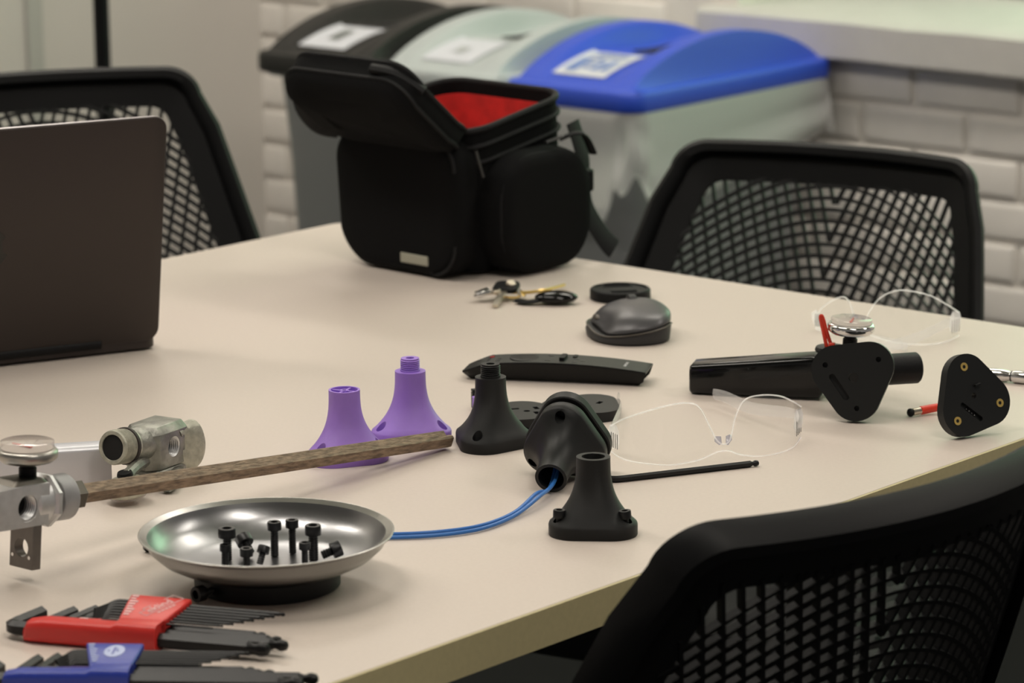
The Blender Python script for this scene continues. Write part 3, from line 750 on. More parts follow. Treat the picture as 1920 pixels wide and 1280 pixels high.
# ------------------------------------------------------------------ magnetic tray
TRC = T(502, 1097)
tr = thing('magnetic_tray', 'round steel magnetic parts tray on a black base', 'tray', MT(TRC))
RIM, RZ = .0870, .0385
prof_out = [(.030, .0140), (.050, .0142), (.062, .0168), (.073, .0225), (.0805, .0295), (.0825, .0350), (.0850, .0368), (RIM, .0376), (RIM + .0004, RZ)]
prof_in = [(RIM - .0012, RZ + .0004), (.0835, .0365), (.0780, .0290), (.0715, .0234), (.061, .0182), (.050, .0158), (.030, .0154)]
MB().lathe(prof_out + [(RIM - .0004, RZ + .0005), (.0862, RZ + .0003), (.0815, .0368)], 96, c1=False).build('bowl', m_steel, tr, 60)
MB().lathe([(.0816, .0369), (.0805, .0345)] + prof_in[2:] + [(.001, .0152)], 96, c0=False).build('bowl_inside', m_steel_in, tr, 60)
MB().lathe([(.047, 0), (.050, .0015), (.050, .0125), (.048, .0140)], 64).build('magnet_base', m_blacksoft, tr, 35)
def tz(x, y): 
    r = math.hypot(x, y); pr = sorted([(a, b) for a, b in prof_in[2:]] + [(0, .0152)])
    for (a, b), (c, d) in zip(pr[:-1], pr[1:]):
        if a <= r <= c: return b + (d - b) * (r - a) / (c - a)
    return .04
fz = ZT + .0156
for px, py, hr, hh, sr, sl, lean, az, lab in (
    (427, 1050, .0054, .0060, .0026, .0165, 1, 0, 'tall black socket bolt standing at the left of the steel tray'),
    (422, 1060, .0034, .0042, .0022, .0105, 2, 90, 'thin short black bolt just in front of the left tall bolt'),
    (463, 1068, .0040, .0050, .0021, .0100, 1, 0, 'short black bolt standing nearest the front rim of the tray'),
    (515, 1042, .0044, .0052, .0024, .0190, 1, 40, 'tall black bolt standing near the middle of the tray, left of its twin'),
    (549, 1037, .0041, .0050, .0022, .0185, 1, 200, 'tall black bolt standing near the middle of the tray, right of its twin'),
    (588, 1050, .0050, .0062, .0029, .0185, 2, 10, 'thick tall black bolt standing at the right of the tray'),
    (572, 1062, .0036, .0044, .0020, .0125, 1, 10, 'slim black bolt standing in front of the thick right bolt')):
    p = T(px, py, fz); p.z = TRC.z + tz(p.x - TRC.x, p.y - TRC.y) + .0003
    bolt(Matrix.Translation(p) @ Matrix.Rotation(R(az), 4, 'Z') @ Matrix.Rotation(R(lean), 4, 'X'), hr * 1.12, hh * 1.08, sr * 1.2, sl, lab, 'bolts in the steel tray')
for px, py, pz, dx, hr, hh, sr, sl, lab in (
    (470, 1045, .0036, Vector((-.35, .55, .50)), .0052, .0058, .0026, .0085, 'black bolt lying tilted behind the short front bolts in the tray'),
    (487, 1062, .0022, Vector((.18, .35, .62)), .0038, .0046, .0020, .0080, 'small black bolt leaning near the centre of the tray'),
    (604, 1050, .0036, Vector((.85, .25, .30)), .0052, .0060, .0026, .0075, 'black bolt lying on its side at the far right of the tray')):
    p = T(px, py, fz); p.z = TRC.z + tz(p.x - TRC.x, p.y - TRC.y) + pz
    bolt(zframe(p, dx, (.3, -.9, 0)), hr * 1.12, hh * 1.08, sr * 1.2, sl, lab, 'bolts in the steel tray')
pb = T(372, 1112, ZT + .008)
q = TRC + (pb - TRC).normalized() * .0503; q = Vector((q.x, q.y, ZT + .0075))
bolt(zframe(q, Vector((q.x - TRC.x, q.y - TRC.y, 0)), (0, 0, 1)), .0056, .0066, .0025, .0080, 'black socket bolt stuck sideways to the magnetic base of the tray', 'bolts outside the tray')
pa, pb = T(286, 1033, ZT + .0036), T(264, 1014, ZT + .0036)
bolt(zframe(pa, pb - pa, (0, 0, 1)), .0034, .0040, .0018, .009, 'small black bolt lying on the table left of the tray', 'bolts outside the tray')
# ------------------------------------------------------------------ hex keys
def hexpath(mb, path, r):
    mb.tube(path, r, 6)
def lkey(parent_M, r, x0, x1, y, z, bend, blen, label, group, zb=0.0, brad=3.0):
    """L-shaped hex key, long arm along +x, short arm bent to local angle `bend`"""
    mb = MB(); d = dirv(bend); p0 = Vector((x0, y, z)); c = r * brad; pts = [Vector((x1 - r * 2.2, y, z)), p0 + Vector((c * 1.2, 0, 0))]
    for k in range(1, 7):
        t = k / 6; pts.append(p0 + Vector((c * (1 - t) ** 2, 0, 0)) + d * (c * t * t) + Vector((0, 0, zb * t * t)))
    pts.append(p0 + d * blen + Vector((0, 0, zb * 1.6)))
    mb.tube(pts, r * 1.1, 6)
    k = thing('hex_key', label, 'hex key', parent_M, group)
    mb.build('shaft', m_hexkey, k, 25)
    b = MB(); b.M = Matrix.Translation((x1 - r * 2.3, y, z)) @ Matrix.Rotation(R(90), 4, 'Y')
    b.lathe([(r * 1.05, 0), (r * .72, r * .8), (r * .72, r * 1.1), (r * .98, r * 1.7), (r * 1.02, r * 2.1), (r * .8, r * 2.9), (r * .35, r * 3.2)], 12); b.build('ball_end', m_hexkey, k, 40)
    return k
ORD = ['largest', 'second largest', 'third largest', 'fourth largest', 'fifth largest', 'sixth largest', 'seventh largest', 'eighth largest', 'ninth largest', 'tenth largest', 'eleventh largest', 'smallest']
def holder(M, m, col, big, small, label, ink):
    h = thing('hex_key_holder', label, 'tool holder', M)
    # front bar
    mb = MB()
    def sec(x, w, hh, y0=0.0): return [(x, y0 + yy + w / 2, zz + hh / 2 + .0008) for yy, zz in rrect(w, hh, min(w, hh) * .3, 4)]
    mb.loft([sec(-.002, .010, .008, .003), sec(.001, .0145, .0135, .001), sec(.012, .017, .0155), sec(.060, .017, .0160), sec(.064, .020, .018), sec(.0915, .020, .018)])
    mb.build('front_bar', m, h, 50)
    # sloped web behind the bar
    mb = MB(); mb.prism([(.004, .012), (.061, .012), (.061, .027), (.045, .026), (.010, .019)], .003, .0135); mb.build('web', m_violet if col == 'blue' else m, h, 30, .0015)
    # raised rear tier
    mb = MB()
    def prof(x0, x1, y, z0, z1): return [(x0, y, z0), (x1, y, z0), (x1, y, z1), (x0, y, z1)]
    mb.loft([prof(.062, .0915, .010, .004, .0165), prof(.0600, .0915, .018, .0105, .0186), prof(.0535, .0925, .045, .0115, .0196), prof(.0500, .0925, .060, .0120, .0200), prof(.0505, .0920, .0630, .0130, .0190)])
    fl = mb.build('rear_tier', m, h, 40, .0012)
    topz = lambda y: .0186 + (.0014) * (y - .018) / .042 + .0003
    slope = math.atan2(.0014, .042)
    if ink == 'red':
        Mt = Matrix.Translation((.0775, .041, topz(.041))) @ Matrix.Rotation(slope, 4, 'X') @ Matrix.Rotation(R(74), 4, 'Z')
        text_part('lettering', 'eklind', .0105, m_print_white, fl, Mt, shear=.25)
        fr = MB(); fr.M = Mt
        for a, b in (((-.0185, -.0048), (.020, -.0048)), ((.0205, -.0048), (.0225, .0052)), ((-.0185, -.0048), (-.0165, .0024)), ((-.0165, .0026), (-.010, .0026)), ((-.010, .0026), (-.0095, .0056)), ((-.0095, .0056), (-.001, .0056)), ((.0125, .0056), (.0225, .0056))):
            fr.tube([Vector((*a, 0)), Vector((*b, 0))], .00035, 4, .0001)
        fr.build('logo_outline', m_print_white, fl, 0)
        q = MB(); q.M = Mt
        for i in range(5): q.box((-.010 + i * .0038, -.0082, -.00004), (-.0072 + i * .0038, -.0068, .00006))
        q.build('small_print', m_print_white, fl, 0)
    else:
        q = MB(); q.M = Matrix.Translation((.0740, .043, topz(.043))) @ Matrix.Rotation(slope, 4, 'X'); q.prism([(.0075 * math.cos(2 * math.pi * i / 32), .0125 * math.sin(2 * math.pi * i / 32)) for i in range(32)], -.0001, .0001)
        q.build('oval_logo', m_print_blue, fl, 0)
        q = MB(); q.M = Matrix.Translation((.0740, .043, topz(.043) + .00012)) @ Matrix.Rotation(slope, 4, 'X')
        for x0, x1, y0, y1 in ((-.0012, .0004, -.007, .008), (.0012, .0034, -.001, .001), (.0012, .0020, -.001, .006), (-.0050, -.0036, -.001, .002)): q.box((x0, y0, 0), (x1, y1, .00008))
        q.build('logo_mark', m, fl, 0)
    q = MB()
    for i in range(8): q.box((.0612 - i * .00125, .0205 + i * .005, topz(.0205 + i * .005) - .0002), (.0648 - i * .00125 + .001 * (i % 3), .0230 + i * .005, topz(.0217 + i * .005) + .0002))
    q.build('size_marks', m_print_white if ink == 'red' else m_print_blue, fl, 0)
    if ink == 'red':
        q = MB()
        for x, y in ((.016, .0165), (.030, .0205), (.046, .019)): q.box((x, y, .0133), (x + .006, y + .0022, .0138))
        q.build('size_marks', m_print_white, h, 0)
    grp = 'keys in the %s holder' % col
    n = len(big) + len(small); i = 0
    for r, x0, x1, y, blen in big:
        nm = ORD[i]; i += 1
        lkey(M, r, x0, x1, y, max(r + .0012, .0075), 76, blen, '%s black hex key held in the %s holder' % (nm, col), grp, brad=2.0)
    for k, (r, x0, x1, y, blen) in enumerate(small):
        nm = ORD[i] if i < n - 1 else 'smallest'; i += 1
        lkey(M, r, x0, x1, y, .0148 + .0010 * (y - .018) / .042, 238, blen, '%s black hex key held in the %s holder' % (nm, col), grp, zb=-.002, brad=4.0)
    return h
RM = MT(T(45, 1207), -17)
holder(RM, m_redpl, 'red',
    [(.0046, -.0155, .163, .0085, .036), (.0038, .0045, .172, .0195, .033), (.0031, .0165, .165, .0280, .033), (.0026, .0255, .152, .0350, .034)],
    [(.00135 - .00009 * k, .0400 + .0012 * k, .158 - .0050 * k, .0575 - .0053 * k, .0165 - .0009 * k) for k in range(8)],
    'red plastic hex key holder with a white logo, behind the blue one', 'red')
BM_ = MT(T(5, 1301), -4) @ Matrix.Scale(.86, 4)
holder(BM_, m_bluepl, 'blue',
    [(.0058, -.018, .212, .0080, .030), (.0045, .006, .222, .0215, .036), (.0037, .0195, .190, .0305, .034), (.0031, .031, .175, .0380, .030)],
    [(.0013 - .0001 * k, .0400 + .0013 * k, .170 - .006 * k, .0540 - .0052 * k, .017 - .001 * k) for k in range(6)],
    'blue plastic hex key holder with an oval logo, at the bottom edge', 'blue')
# loose key
ka, kb = T(1150, 899, ZT + .0026), T(1418, 868, ZT + .0026); kd = kb - ka
lkey(frame(ka, kd), .00235, 0, kd.length, 0, 0, 118, .024, 'loose black hex key lying in front of the clear glasses', 'loose tools')
# ------------------------------------------------------------------ first valve with the rusty rod (left edge)
TIP = T(838, 822, ZT + .0082); RL = T(147, 926, .7890)
rv = (TIP - RL).normalized(); VM = frame(RL, rv)
v1 = thing('extinguisher_valve', 'machined aluminium valve with gauge and bracket at the end of a rusty rod', 'valve', VM)
mb = MB(); Lr = (TIP - RL).length
mb.M = Matrix.Rotation(R(90), 4, 'Y'); rr_ = .0078
hexr = lambda r, z, ph=R(17): [(r * math.cos(R(60 * k) + ph), r * math.sin(R(60 * k) + ph), z) for k in range(6)]
mb.loft([hexr(rr_, -.006), hexr(rr_, Lr - .002), hexr(rr_ * .95, Lr), hexr(rr_ * .62, Lr), hexr(rr_ * .62, Lr - .03)])
rod = mb.build('rusty_rod', m_rust, v1, 20)
cut(rod, MB().box((Lr - .0075, -.012, .0035), (Lr + .01, .012, .02)), 20)
def lx(prof, n, M, ph=0):
    q = MB(); q.M = M @ Matrix.Rotation(R(90), 4, 'Y'); q.lathe(prof, n, ph=ph); return q
I4 = Matrix.Identity(4)
lx([(.0095, -.012), (.0108, -.010), (.0108, -.0005), (.0095, .001)], 6, I4, R(17)).build('hex_nut', m_darksteel, v1, 25)
pr = [(.0125, -.0285)]
for i in range(9): pr += [(.0164, -.0275 + i * .0017), (.0138, -.0267 + i * .0017)]
lx(pr + [(.0150, -.0125), (.0100, -.0122)], 40, I4).build('threaded_neck', m_alu, v1, 25)
lx([(.0140, -.0305), (.0140, -.0280)], 32, I4).build('seal_ring', m_oring, v1)
lx([(.0175, -.0375), (.0195, -.0355), (.0195, -.0325), (.0175, -.0305)], 8, I4, R(22.5)).build('octagon_flange', m_alu, v1, 20)
lx([(.0150, -.0520), (.0165, -.0500), (.0165, -.037)], 32, I4).build('collar', m_alu, v1, 30)
bd = MB().box((-.115, -.0150, -.0140), (-.0420, .0150, .0150)).build('valve_body', m_alu, v1, 30)
cut(bd, MB().cyl((-.062, -.03, .000), (-.062, -.002, .000), .0100, .0078, 28), 30)
cut(bd, MB().loft([[(-.13, -.02, .011), (-.13, .02, .011), (-.13, .02, .03), (-.13, -.02, .03)], [(-.06, -.02, .0151), (-.06, .02, .0151), (-.06, .02, .03), (-.06, -.02, .03)]]), 30)
q = MB(); q.M = Matrix.Translation((-.062, -.0150, 0)) @ Matrix.Rotation(R(90), 4, 'X')
q.lathe([(.0101, .0001)] + [z for i in range(5) for z in ((.0088, -.001 - i * .0018), (.0079, -.0018 - i * .0018))] + [(.0078, -.0115)], 28, c0=False, c1=False); q.build('port_thread', m_alu, v1, 25)
MB().cyl((-.062, -.0035, 0), (-.062, -.0025, 0), .0078, n=24).build('port_bore_shade', m_hole_shade, v1)  # black disc painting the shade at the bottom of the port
pl_ = MB().box((-.0560, -.0150, -.0450), (-.0480, .0080, -.013)).build('bracket', m_plate, v1, 20, .0006)
cut(pl_, MB().cyl((-.07, -.0035, -.0305), (-.03, -.0035, -.0305), .0068, n=28), 20)
for y in (-.012, .0045): MB().cyl((-.0566, y, -.0365), (-.0555, y, -.0365), .0013, n=10).build('rivet', m_chrome, pl_)
def gauge(parent, M, R_, stem, nick=m_nickel, lh=.0085):
    g = MB(); g.M = M; g.lathe([(.0055, -stem), (.0062, -stem + .002), (.0062, -.009), (.0050, -.008), (.0050, -.0040)], 16); st_ = g.build('gauge_stem', m_black, parent, 30)
    g = MB(); g.M = M; g.lathe([(R_ * .35, -.0050), (R_ * .85, -.0040), (R_ * .98, -.0015), (R_, .0010), (R_ * .99, .0030), (R_ * .93, .0045), (R_ * .88, .0046)], 48); bz = g.build('gauge_bezel', nick, parent, 50)
    g = MB(); g.M = M; g.lathe([(R_ * .87, .0044), (R_ * .87, lh), (R_ * .82, lh + .0004), (.001, lh + .0004)], 48, c0=False); g.build('gauge_lens', m_gaugelens, bz, 40)
    g = MB(); g.M = M; g.lathe([(R_ * .84, .0046), (R_ * .84, .0052), (.001, .0052)], 40); g.build('gauge_dial', m_dial, bz, 40)
    g = MB(); g.M = M; g.prism([(-.0012, -.004), (.0012, -.004), (.0004, R_ * .7), (-.0004, R_ * .7)], .0058, .0064); g.build('gauge_needle', m_redtie, bz, 0)
gauge(v1, Matrix.Translation((-.0500, .0, .0330)) @ Matrix.Rotation(R(-4), 4, 'Y'), .0212, .022, lh=.0098)
q = MB(); q.loft([[(x, y, .0135) for x, y in rrect(.036, .026, .004, 3)], [(x, y, .0178) for x, y in rrect(.026, .022, .004, 3)]]); q.M = I4
o = q.build('gauge_boss', m_darksteel, v1, 30, .001); o.location = (-.056, 0, 0)
MB().box((-.15, -.0165, .0075), (-.094, -.0140, .0105)).build('red_lever', m_redgrip, v1, 30, .001)
MB().box((-.15, -.0140, -.0175), (-.088, -.0110, -.0143)).build('red_lever', m_redgrip, v1, 30, .001)
# ------------------------------------------------------------------ second valve
P2 = T(268, 918); a2 = Vector((-.50, -.86, 0)).normalized()
V2 = frame((P2.x, P2.y, ZT), a2)                     # local x = towards the nozzle's mouth, y = right of it seen from behind
sy = 1 if (V2.to_3x3() @ Vector((0, 1, 0))).x > 0 else -1
v2 = thing('extinguisher_valve', 'worn grey cast valve with an open threaded nozzle and silver lever', 'valve', V2)
NZ = Matrix.Translation((.002, -.008 * sy, .0345)) @ Matrix.Rotation(R(-8), 4, 'Y')
pr = [(.0118, .000), (.0125, .004)]
for i in range(5): pr += [(.0134, .0105 + i * .0022), (.0116, .0116 + i * .0022)]
pr += [(.0133, .0225), (.0126, .0240), (.0100, .0240), (.0094, .0225), (.0092, .006)]
lx(pr, 40, NZ).build('threaded_nozzle', m_cast_pale, v2, 30)
lx([(.0127, .0055), (.0143, .0065), (.0143, .0090), (.0127, .0100)], 36, NZ).build('o_ring', m_oring, v2, 40)
lx([(.0105, .0232), (.0092, .0232), (.0090, .0060), (.001, .0055)], 32, NZ).build('nozzle_bore_shade', m_hole_shade, v2)  # black inner skin painting the shade inside the nozzle
lx([(.0135, -.026), (.0140, -.012), (.0128, .000), (.0120, .002)], 36, NZ).build('nozzle_collar', m_cast, v2, 40)
mb = MB(); mb.M = Matrix.Translation((-.029, -.009 * sy, .0)) 
oct_ = [(x, y) for x, y in ((-.020, -.016), (.016, -.016), (.024, -.008), (.024, .008), (.016, .017), (-.020, .017))]
mb.loft([[(x, y, .013) for x, y in oct_], [(x, y, .040) for x, y in oct_], [(x * .9, y * .75, .046) for x, y in oct_]])
bd2 = mb.build('valve_body', m_cast, v2, 25, .0008)
cc = MB(); cc.cyl((-.031, .040 * sy, .028), (-.031, -.010 * sy, .028), .0080, n=24); cut(bd2, cc, 25)
q = MB(); q.M = Matrix.Translation((-.031, .0080 * sy, .028)) @ Matrix.Rotation(R(-90 * sy), 4, 'X')
q.lathe([z for i in range(6) for z in ((.0080, -.0004 - i * .0018), (.0068, -.0013 - i * .0018))], 24, c0=False, c1=False); q.build('port_thread', m_alu, v2, 25)
MB().cyl((-.031, -.0035 * sy, .028), (-.031, -.0045 * sy, .028), .0079, n=24).build('port_bore_shade', m_hole_shade, v2)  # black disc in the side port, its shade put in as colour
MB().tube(spline([(-.040, .004 * sy, .0062), (-.022, .014 * sy, .0062), (-.004, .022 * sy, .0060), (.002, .025 * sy, .0075)], 5), [.006] * 14 + [.005, .003], 10, .0055).build('lever_end', m_cast, v2)
mb = MB(); mb.tube(spline([(-.040, -.006 * sy, .036), (-.046, .001 * sy, .039), (-.050, .008 * sy, .037), (-.052, .011 * sy, .026), (-.050, .010 * sy, .016), (-.044, .006 * sy, .013), (-.034, .0 * sy, .0125)], 6), .0020, 8, .0100, up=(.86, -.5 * sy, 0)); mb.build('rolled_lever', m_cast_pale, v2, 40)
MB().box((-.048, min(-.018 * sy, .008 * sy), .0022), (-.010, max(-.018 * sy, .008 * sy), .0130)).build('lower_lever', m_cast, v2, 30, .003)
gauge(v2, Matrix.Translation((.036, .012 * sy, .0125)) @ Matrix.Rotation(R(10), 4, 'Y') @ Matrix.Rotation(R(180), 4, 'X'), .0165, .012, m_cast_pale, lh=.0065)
MB().tube(spline([(-.012, -.004 * sy, .020), (.012, .004 * sy, .022), (.036, .012 * sy, .021)], 5), .0045, 10).build('gauge_arm', m_cast, v2)
# silver lever bar, towards the left edge
b0, b1_ = T(205, 866, ZT + .0180), T(-60, 886, ZT + .0180)
mb = MB(); mb.M = V2.inverted()
dv = (b1_ - b0).normalized(); nv = Vector((-dv.y, dv.x, 0)); nv = nv if nv.y > 0 else -nv
rg = []
for t in (0, 1):
    c = b0.lerp(b1_, t); k = 1 if t == 0 else 1.08
    rg.append([c + nv * y * k + Vector((0, 0, z * k)) for y, z in rrect(.022, .0310, .004, 4)])
mb.loft(rg); mb.build('silver_lever', m_alu_paint, v2, 40)
# ------------------------------------------------------------------ third valve with the black handle (right)
H0 = T(1291, 741); HM = MT((H0.x, H0.y, ZT), -14)
v3 = thing('extinguisher_valve', 'valve with glossy black handle, round gauge and red tie', 'valve', HM)
mb = MB()
def hsec(x, w, z0, z1, r=.005): return [(x, y + .015, z + (z0 + z1) / 2) for y, z in rrect(w, z1 - z0, r, 4)]
mb.loft([hsec(.0, .024, .002, .024, .004), hsec(.002, .028, .0005, .0262), hsec(.06, .030, .0010, .0325), hsec(.104, .030, .0015, .0375), hsec(.111, .030, .002, .0365), hsec(.113, .026, .005, .033, .004)])
mb.build('handle', m_gloss, v3, 45)
MB().box((.109, .003, .012), (.150, .032, .0405)).build('valve_body', m_alu_paint, v3, 30, .002)
q = MB(); q.M = Matrix.Translation((.118, .017, .0405)); q.lathe([(.0125, -.001), (.0135, .001), (.0125, .0035), (.009, .0042)], 28); q.build('pivot_cap', m_oxide, v3, 40)
gauge(v3, Matrix.Translation((.1345, .018, .0600)) @ Matrix.Rotation(R(3), 4, 'Y'), .0198, .022, m_chrome)
# red cable tie loop
mb = MB(); mb.tube(spline([(.116, .012, .041), (.113, .011, .055), (.110, .011, .069), (.1115, .011, .070), (.1155, .012, .056), (.1195, .013, .044)], 6), .0016, 8, .0008, up=(0, 1, 0)); tie = mb.build('red_cable_tie', m_redtie, v3, 50)
MB().box((.117, .009, .0435), (.1225, .0145, .0485)).build('tie_head', m_redtie, tie, 30, .001)
# bolted rounded plate and the tube behind it
Hi = HM.inverted()
fpx = T(1601, 790); fnorm = Vector((-.20, -.96, .20)).normalized()
FPM = zframe(fpx + Vector((0, .004, .0335)), fnorm, (.96, -.2, 0)) @ Matrix.Rotation(R(188), 4, 'Z')
mb = MB(); mb.M = Hi @ FPM; mb.prism(tri_poly(.0158, .0200), -.0045, .0045); fpl = mb.build('flange_plate', m_print2, v3, 40)
c = MB(); c.M = Hi @ FPM; c.cyl((0, 0, -.02), (0, 0, .02), .0040); c.cyl((0, 0, .001), (0, 0, .02), .0105, n=32)
for x, y in lobes(90, .0252): c.cyl((x, y, .0), (x, y, .02), .0022, n=14)
c.prism([(x * math.cos(R(-62)) - y * math.sin(R(-62)) + .0125, x * math.sin(R(-62)) + y * math.cos(R(-62)) + .0065) for x, y in rrect(.025, .0052, .0025, 4)], .001, .02)
cut(fpl, c, 40)
cut(fpl, MB(), 40) if False else None
ta, tb_ = T(1640, 694, ZT + .035), T(1716, 685, ZT + .033)
mb = MB(); mb.M = Hi; dd = (tb_ - ta)
tb_ = ta + Vector((dd.x, dd.x * .35, -.001)); mb.M = Hi @ zframe(ta, tb_ - ta, (0, 0, 1)); Lt = (tb_ - ta).length
mb.lathe([(.0128, -.02), (.0130, Lt - .001), (.0122, Lt), (.0085, Lt), (.0085, Lt - .02)], 32); mb.build('outlet_tube', m_blacksoft, v3, 35)
bpy.context.view_layer.update()
zm = min((HM @ v.co).z for v in fpl.data.vertices)
if zm < ZT: 
    for v in fpl.data.vertices: v.co.z += ZT - zm + .0002
# ------------------------------------------------------------------ safety glasses
def glasses(label, prof, temples, group='clear safety glasses'):
    g = thing('safety_glasses', label, 'safety glasses', MT(T(prof[0][0], prof[0][1])), group)
    gi = g.matrix_world.inverted()
    pl = spline([gi @ T(px, py) for px, py, zb, zt in prof], 6)
    zb = [v.x for v in spline([Vector((p[2], 0, 0)) for p in prof], 6)]; zt = [v.x for v in spline([Vector((p[3], 0, 0)) for p in prof], 6)]
    n = len(pl) - 1
    def lean(i, z): return 0
    mb = MB()
    def fn(u, v):
        i = min(int(round(u * n)), n); z = zb[i] + (zt[i] - zb[i]) * v
        return (pl[i].x, pl[i].y + .10 * (z - .02), z)
    mb.grid(fn, n, 6); mb.build('lens_shield', m_lens, g, 60)
    for k, nm in ((0, 'lower_edge'), (1, 'upper_edge')):
        MB().tube([Vector(fn(i / n, k)) for i in range(n + 1)], .0007, 6).build(nm, m_lens_edge, g, 60)
    # nose pads
    mid = min(range(4, n - 4), key=lambda i: zt[i])
    for s in (-3, 3):
        a = Vector(fn((mid + s) / n, .9)); b = Vector(fn((mid + s * 2.2) / n, 1))
        MB().tube([a + Vector((0, .001, 0)), (a + b) / 2 + Vector((0, .004, .001)), b + Vector((0, .003, 0))], [.0012, .0022, .0010], 8, [.0018, .0036, .0013]).build('nose_pad', m_nose, g)
    for side, (ppx, ppy, z1), midp in temples:
        i = 0 if side < 0 else n
        h = Vector(fn(i / n, .62)); tip = gi @ T(ppx, ppy, ZT + z1)
        pts = [h, h + (tip - h) * .12 + Vector((0, 0, .002)), h + (tip - h) * .55 + Vector((midp[0], midp[1], midp[2])), h + (tip - h) * .85, tip]
        sp = spline(pts, 6); m_ = len(sp)
        MB().tube(sp, [.0011] * m_, 8, [.0055 - .0016 * abs(2 * q / m_ - 1.2) for q in range(m_)], up=(0, 0, 1)).build('temple', m_temple, g, 60)
        hb = MB(); d = (Vector(fn(i / n, .5)) - Vector(fn(abs(i - 3) / n, .5))).normalized()
        hb.tube([Vector(fn(abs(i - 4) / n, .55)) + Vector((0, .002, 0)), Vector(fn(i / n, .55)) + Vector((0, .002, 0))], .0022, 6, .0095, up=(0, 0, 1)); hb.build('hinge_block', m_lens_edge, g, 40)
        for q in range(4):
            p = Vector(fn(abs(i - 4) / n, .2)).lerp(Vector(fn(i / n, .2)), q / 3)
            MB().tube([p + Vector((0, -.0016, 0)), p + Vector((0, -.0016, .012))], .00035, 4).build('hinge_rib', m_zip, g)
    return g
glasses('clear safety glasses lying in front of the black valve handle', [
    (1146, 852, .003, .0235), (1165, 860, .001, .031), (1196, 867, .0005, .0385), (1251, 872, .0005, .0470), (1290, 868, .001, .0475), (1312, 865, .002, .0425), (1330, 862, .004, .027), (1344, 861, .0062, .0155), (1357, 860, .0068, .0120), (1369, 859, .0062, .0155), (1379, 858, .004, .033), (1396, 857, .002, .0455), (1426, 855, .0005, .0485), (1461, 849, .0005, .0455), (1487, 839, .001, .037), (1501, 826, .003, .028)],
    [(-1, (1160, 744, .004), (.004, 0, .004)), (1, (1338, 738, .011), (0, 0, -.003))])
glasses('clear safety glasses at the back, behind the round gauge', [
    (1528, 618, .002, .011), (1543, 622, .001, .0235), (1567, 626, .0005, .0325), (1583, 627, .001, .0345), (1594, 627, .002, .028), (1603, 626, .005, .013), (1612, 626, .006, .0105), (1622, 627, .005, .013), (1630, 630, .002, .023), (1645, 634, .001, .035), (1664, 639, .0005, .0435), (1692, 644, .0005, .0485), (1740, 646, .0005, .0450), (1775, 641, .001, .034), (1797, 632, .002, .023)],
    [(1, (1632, 662, .004), (.004, 0, .0)), (-1, (1700, 652, .004), (0, -.01, 0))])
# ------------------------------------------------------------------ mouse
mo = thing('computer_mouse', 'dark grey sculpted wireless mouse', 'mouse', MT(T(1177, 630), 12) @ Matrix.Diagonal((1.02, 1, .80, 1)))
def mring(k, z, dx, dy, ex=2.5, n=40, w=.0365, l=.047):
    out = []
    for i in range(n):
        a = 2 * math.pi * i / n; c, s = math.cos(a), math.sin(a)
        x = math.copysign(abs(c) ** (2 / ex), c) * w; y = math.copysign(abs(s) ** (2 / ex), s) * l
        if x < 0: y *= 1 - .10 * (-x / w)
        out.append((x * k + dx, y * k + dy, z))
    return out
def mlift(r, k=1.0): return [(x, y, z + k * (.0065 * (x / .036) + .001) * max(0, min(1, -y / .03))) for x, y, z in r]
MB().loft([mring(.90, .0005, 0, 0), mring(.98, .002, 0, 0), mlift(mring(1.0, .008, 0, 0), .5), mlift(mring(.985, .0125, .001, 0))]).build('lower_body', m_mouse_dk, mo, 50)
mb = MB(); rg = [mlift(mring(.985, .0125, .001, 0)), mlift(mring(.965, .0165, .0015, 0)), mlift(mring(.91, .0232, .004, .001), .6), mlift(mring(.84, .0292, .0072, .003), .3), mring(.68, .0335, .0105, .006), mring(.45, .0370, .0125, .009), mring(.2, .0385, .0130, .010)]
# thumb scoop on the left side
for j, r in enumerate(rg):
    r2 = []
    for x, y, z in r:
        k = math.exp(-((y + .006) / .024) ** 2) * max(0, -x / .036)
        r2.append((x + .010 * k * (1 if 1 <= j <= 4 else 0), y, z - (.0015 * k if 2 <= j <= 4 else 0)))
    rg[j] = r2
mb.loft(rg); mb.build('top_shell', m_mouse, mo, 60, sub=1)
mb = MB(); mb.tube([Vector(p) * 1.004 for p in mlift(mring(.988, .0135, .001, 0))], .0009, 6, closed=True); mb.build('trim_line', m_mouse_trim, mo)
mb = MB(); mb.M = Matrix.Translation((.010, .026, .033)) @ Matrix.Rotation(R(90), 4, 'Y'); mb.lathe([(.007, -.004), (.0085, -.003), (.0085, .003), (.007, .004)], 24); mb.build('scroll_wheel', m_mouse_dk, mo)
mb = MB(); mb.sphere((-.0235, .016, .0195), .0065, 14, (.7, 1.5, .6)); mb.build('thumb_button', m_mouse_trim, mo)
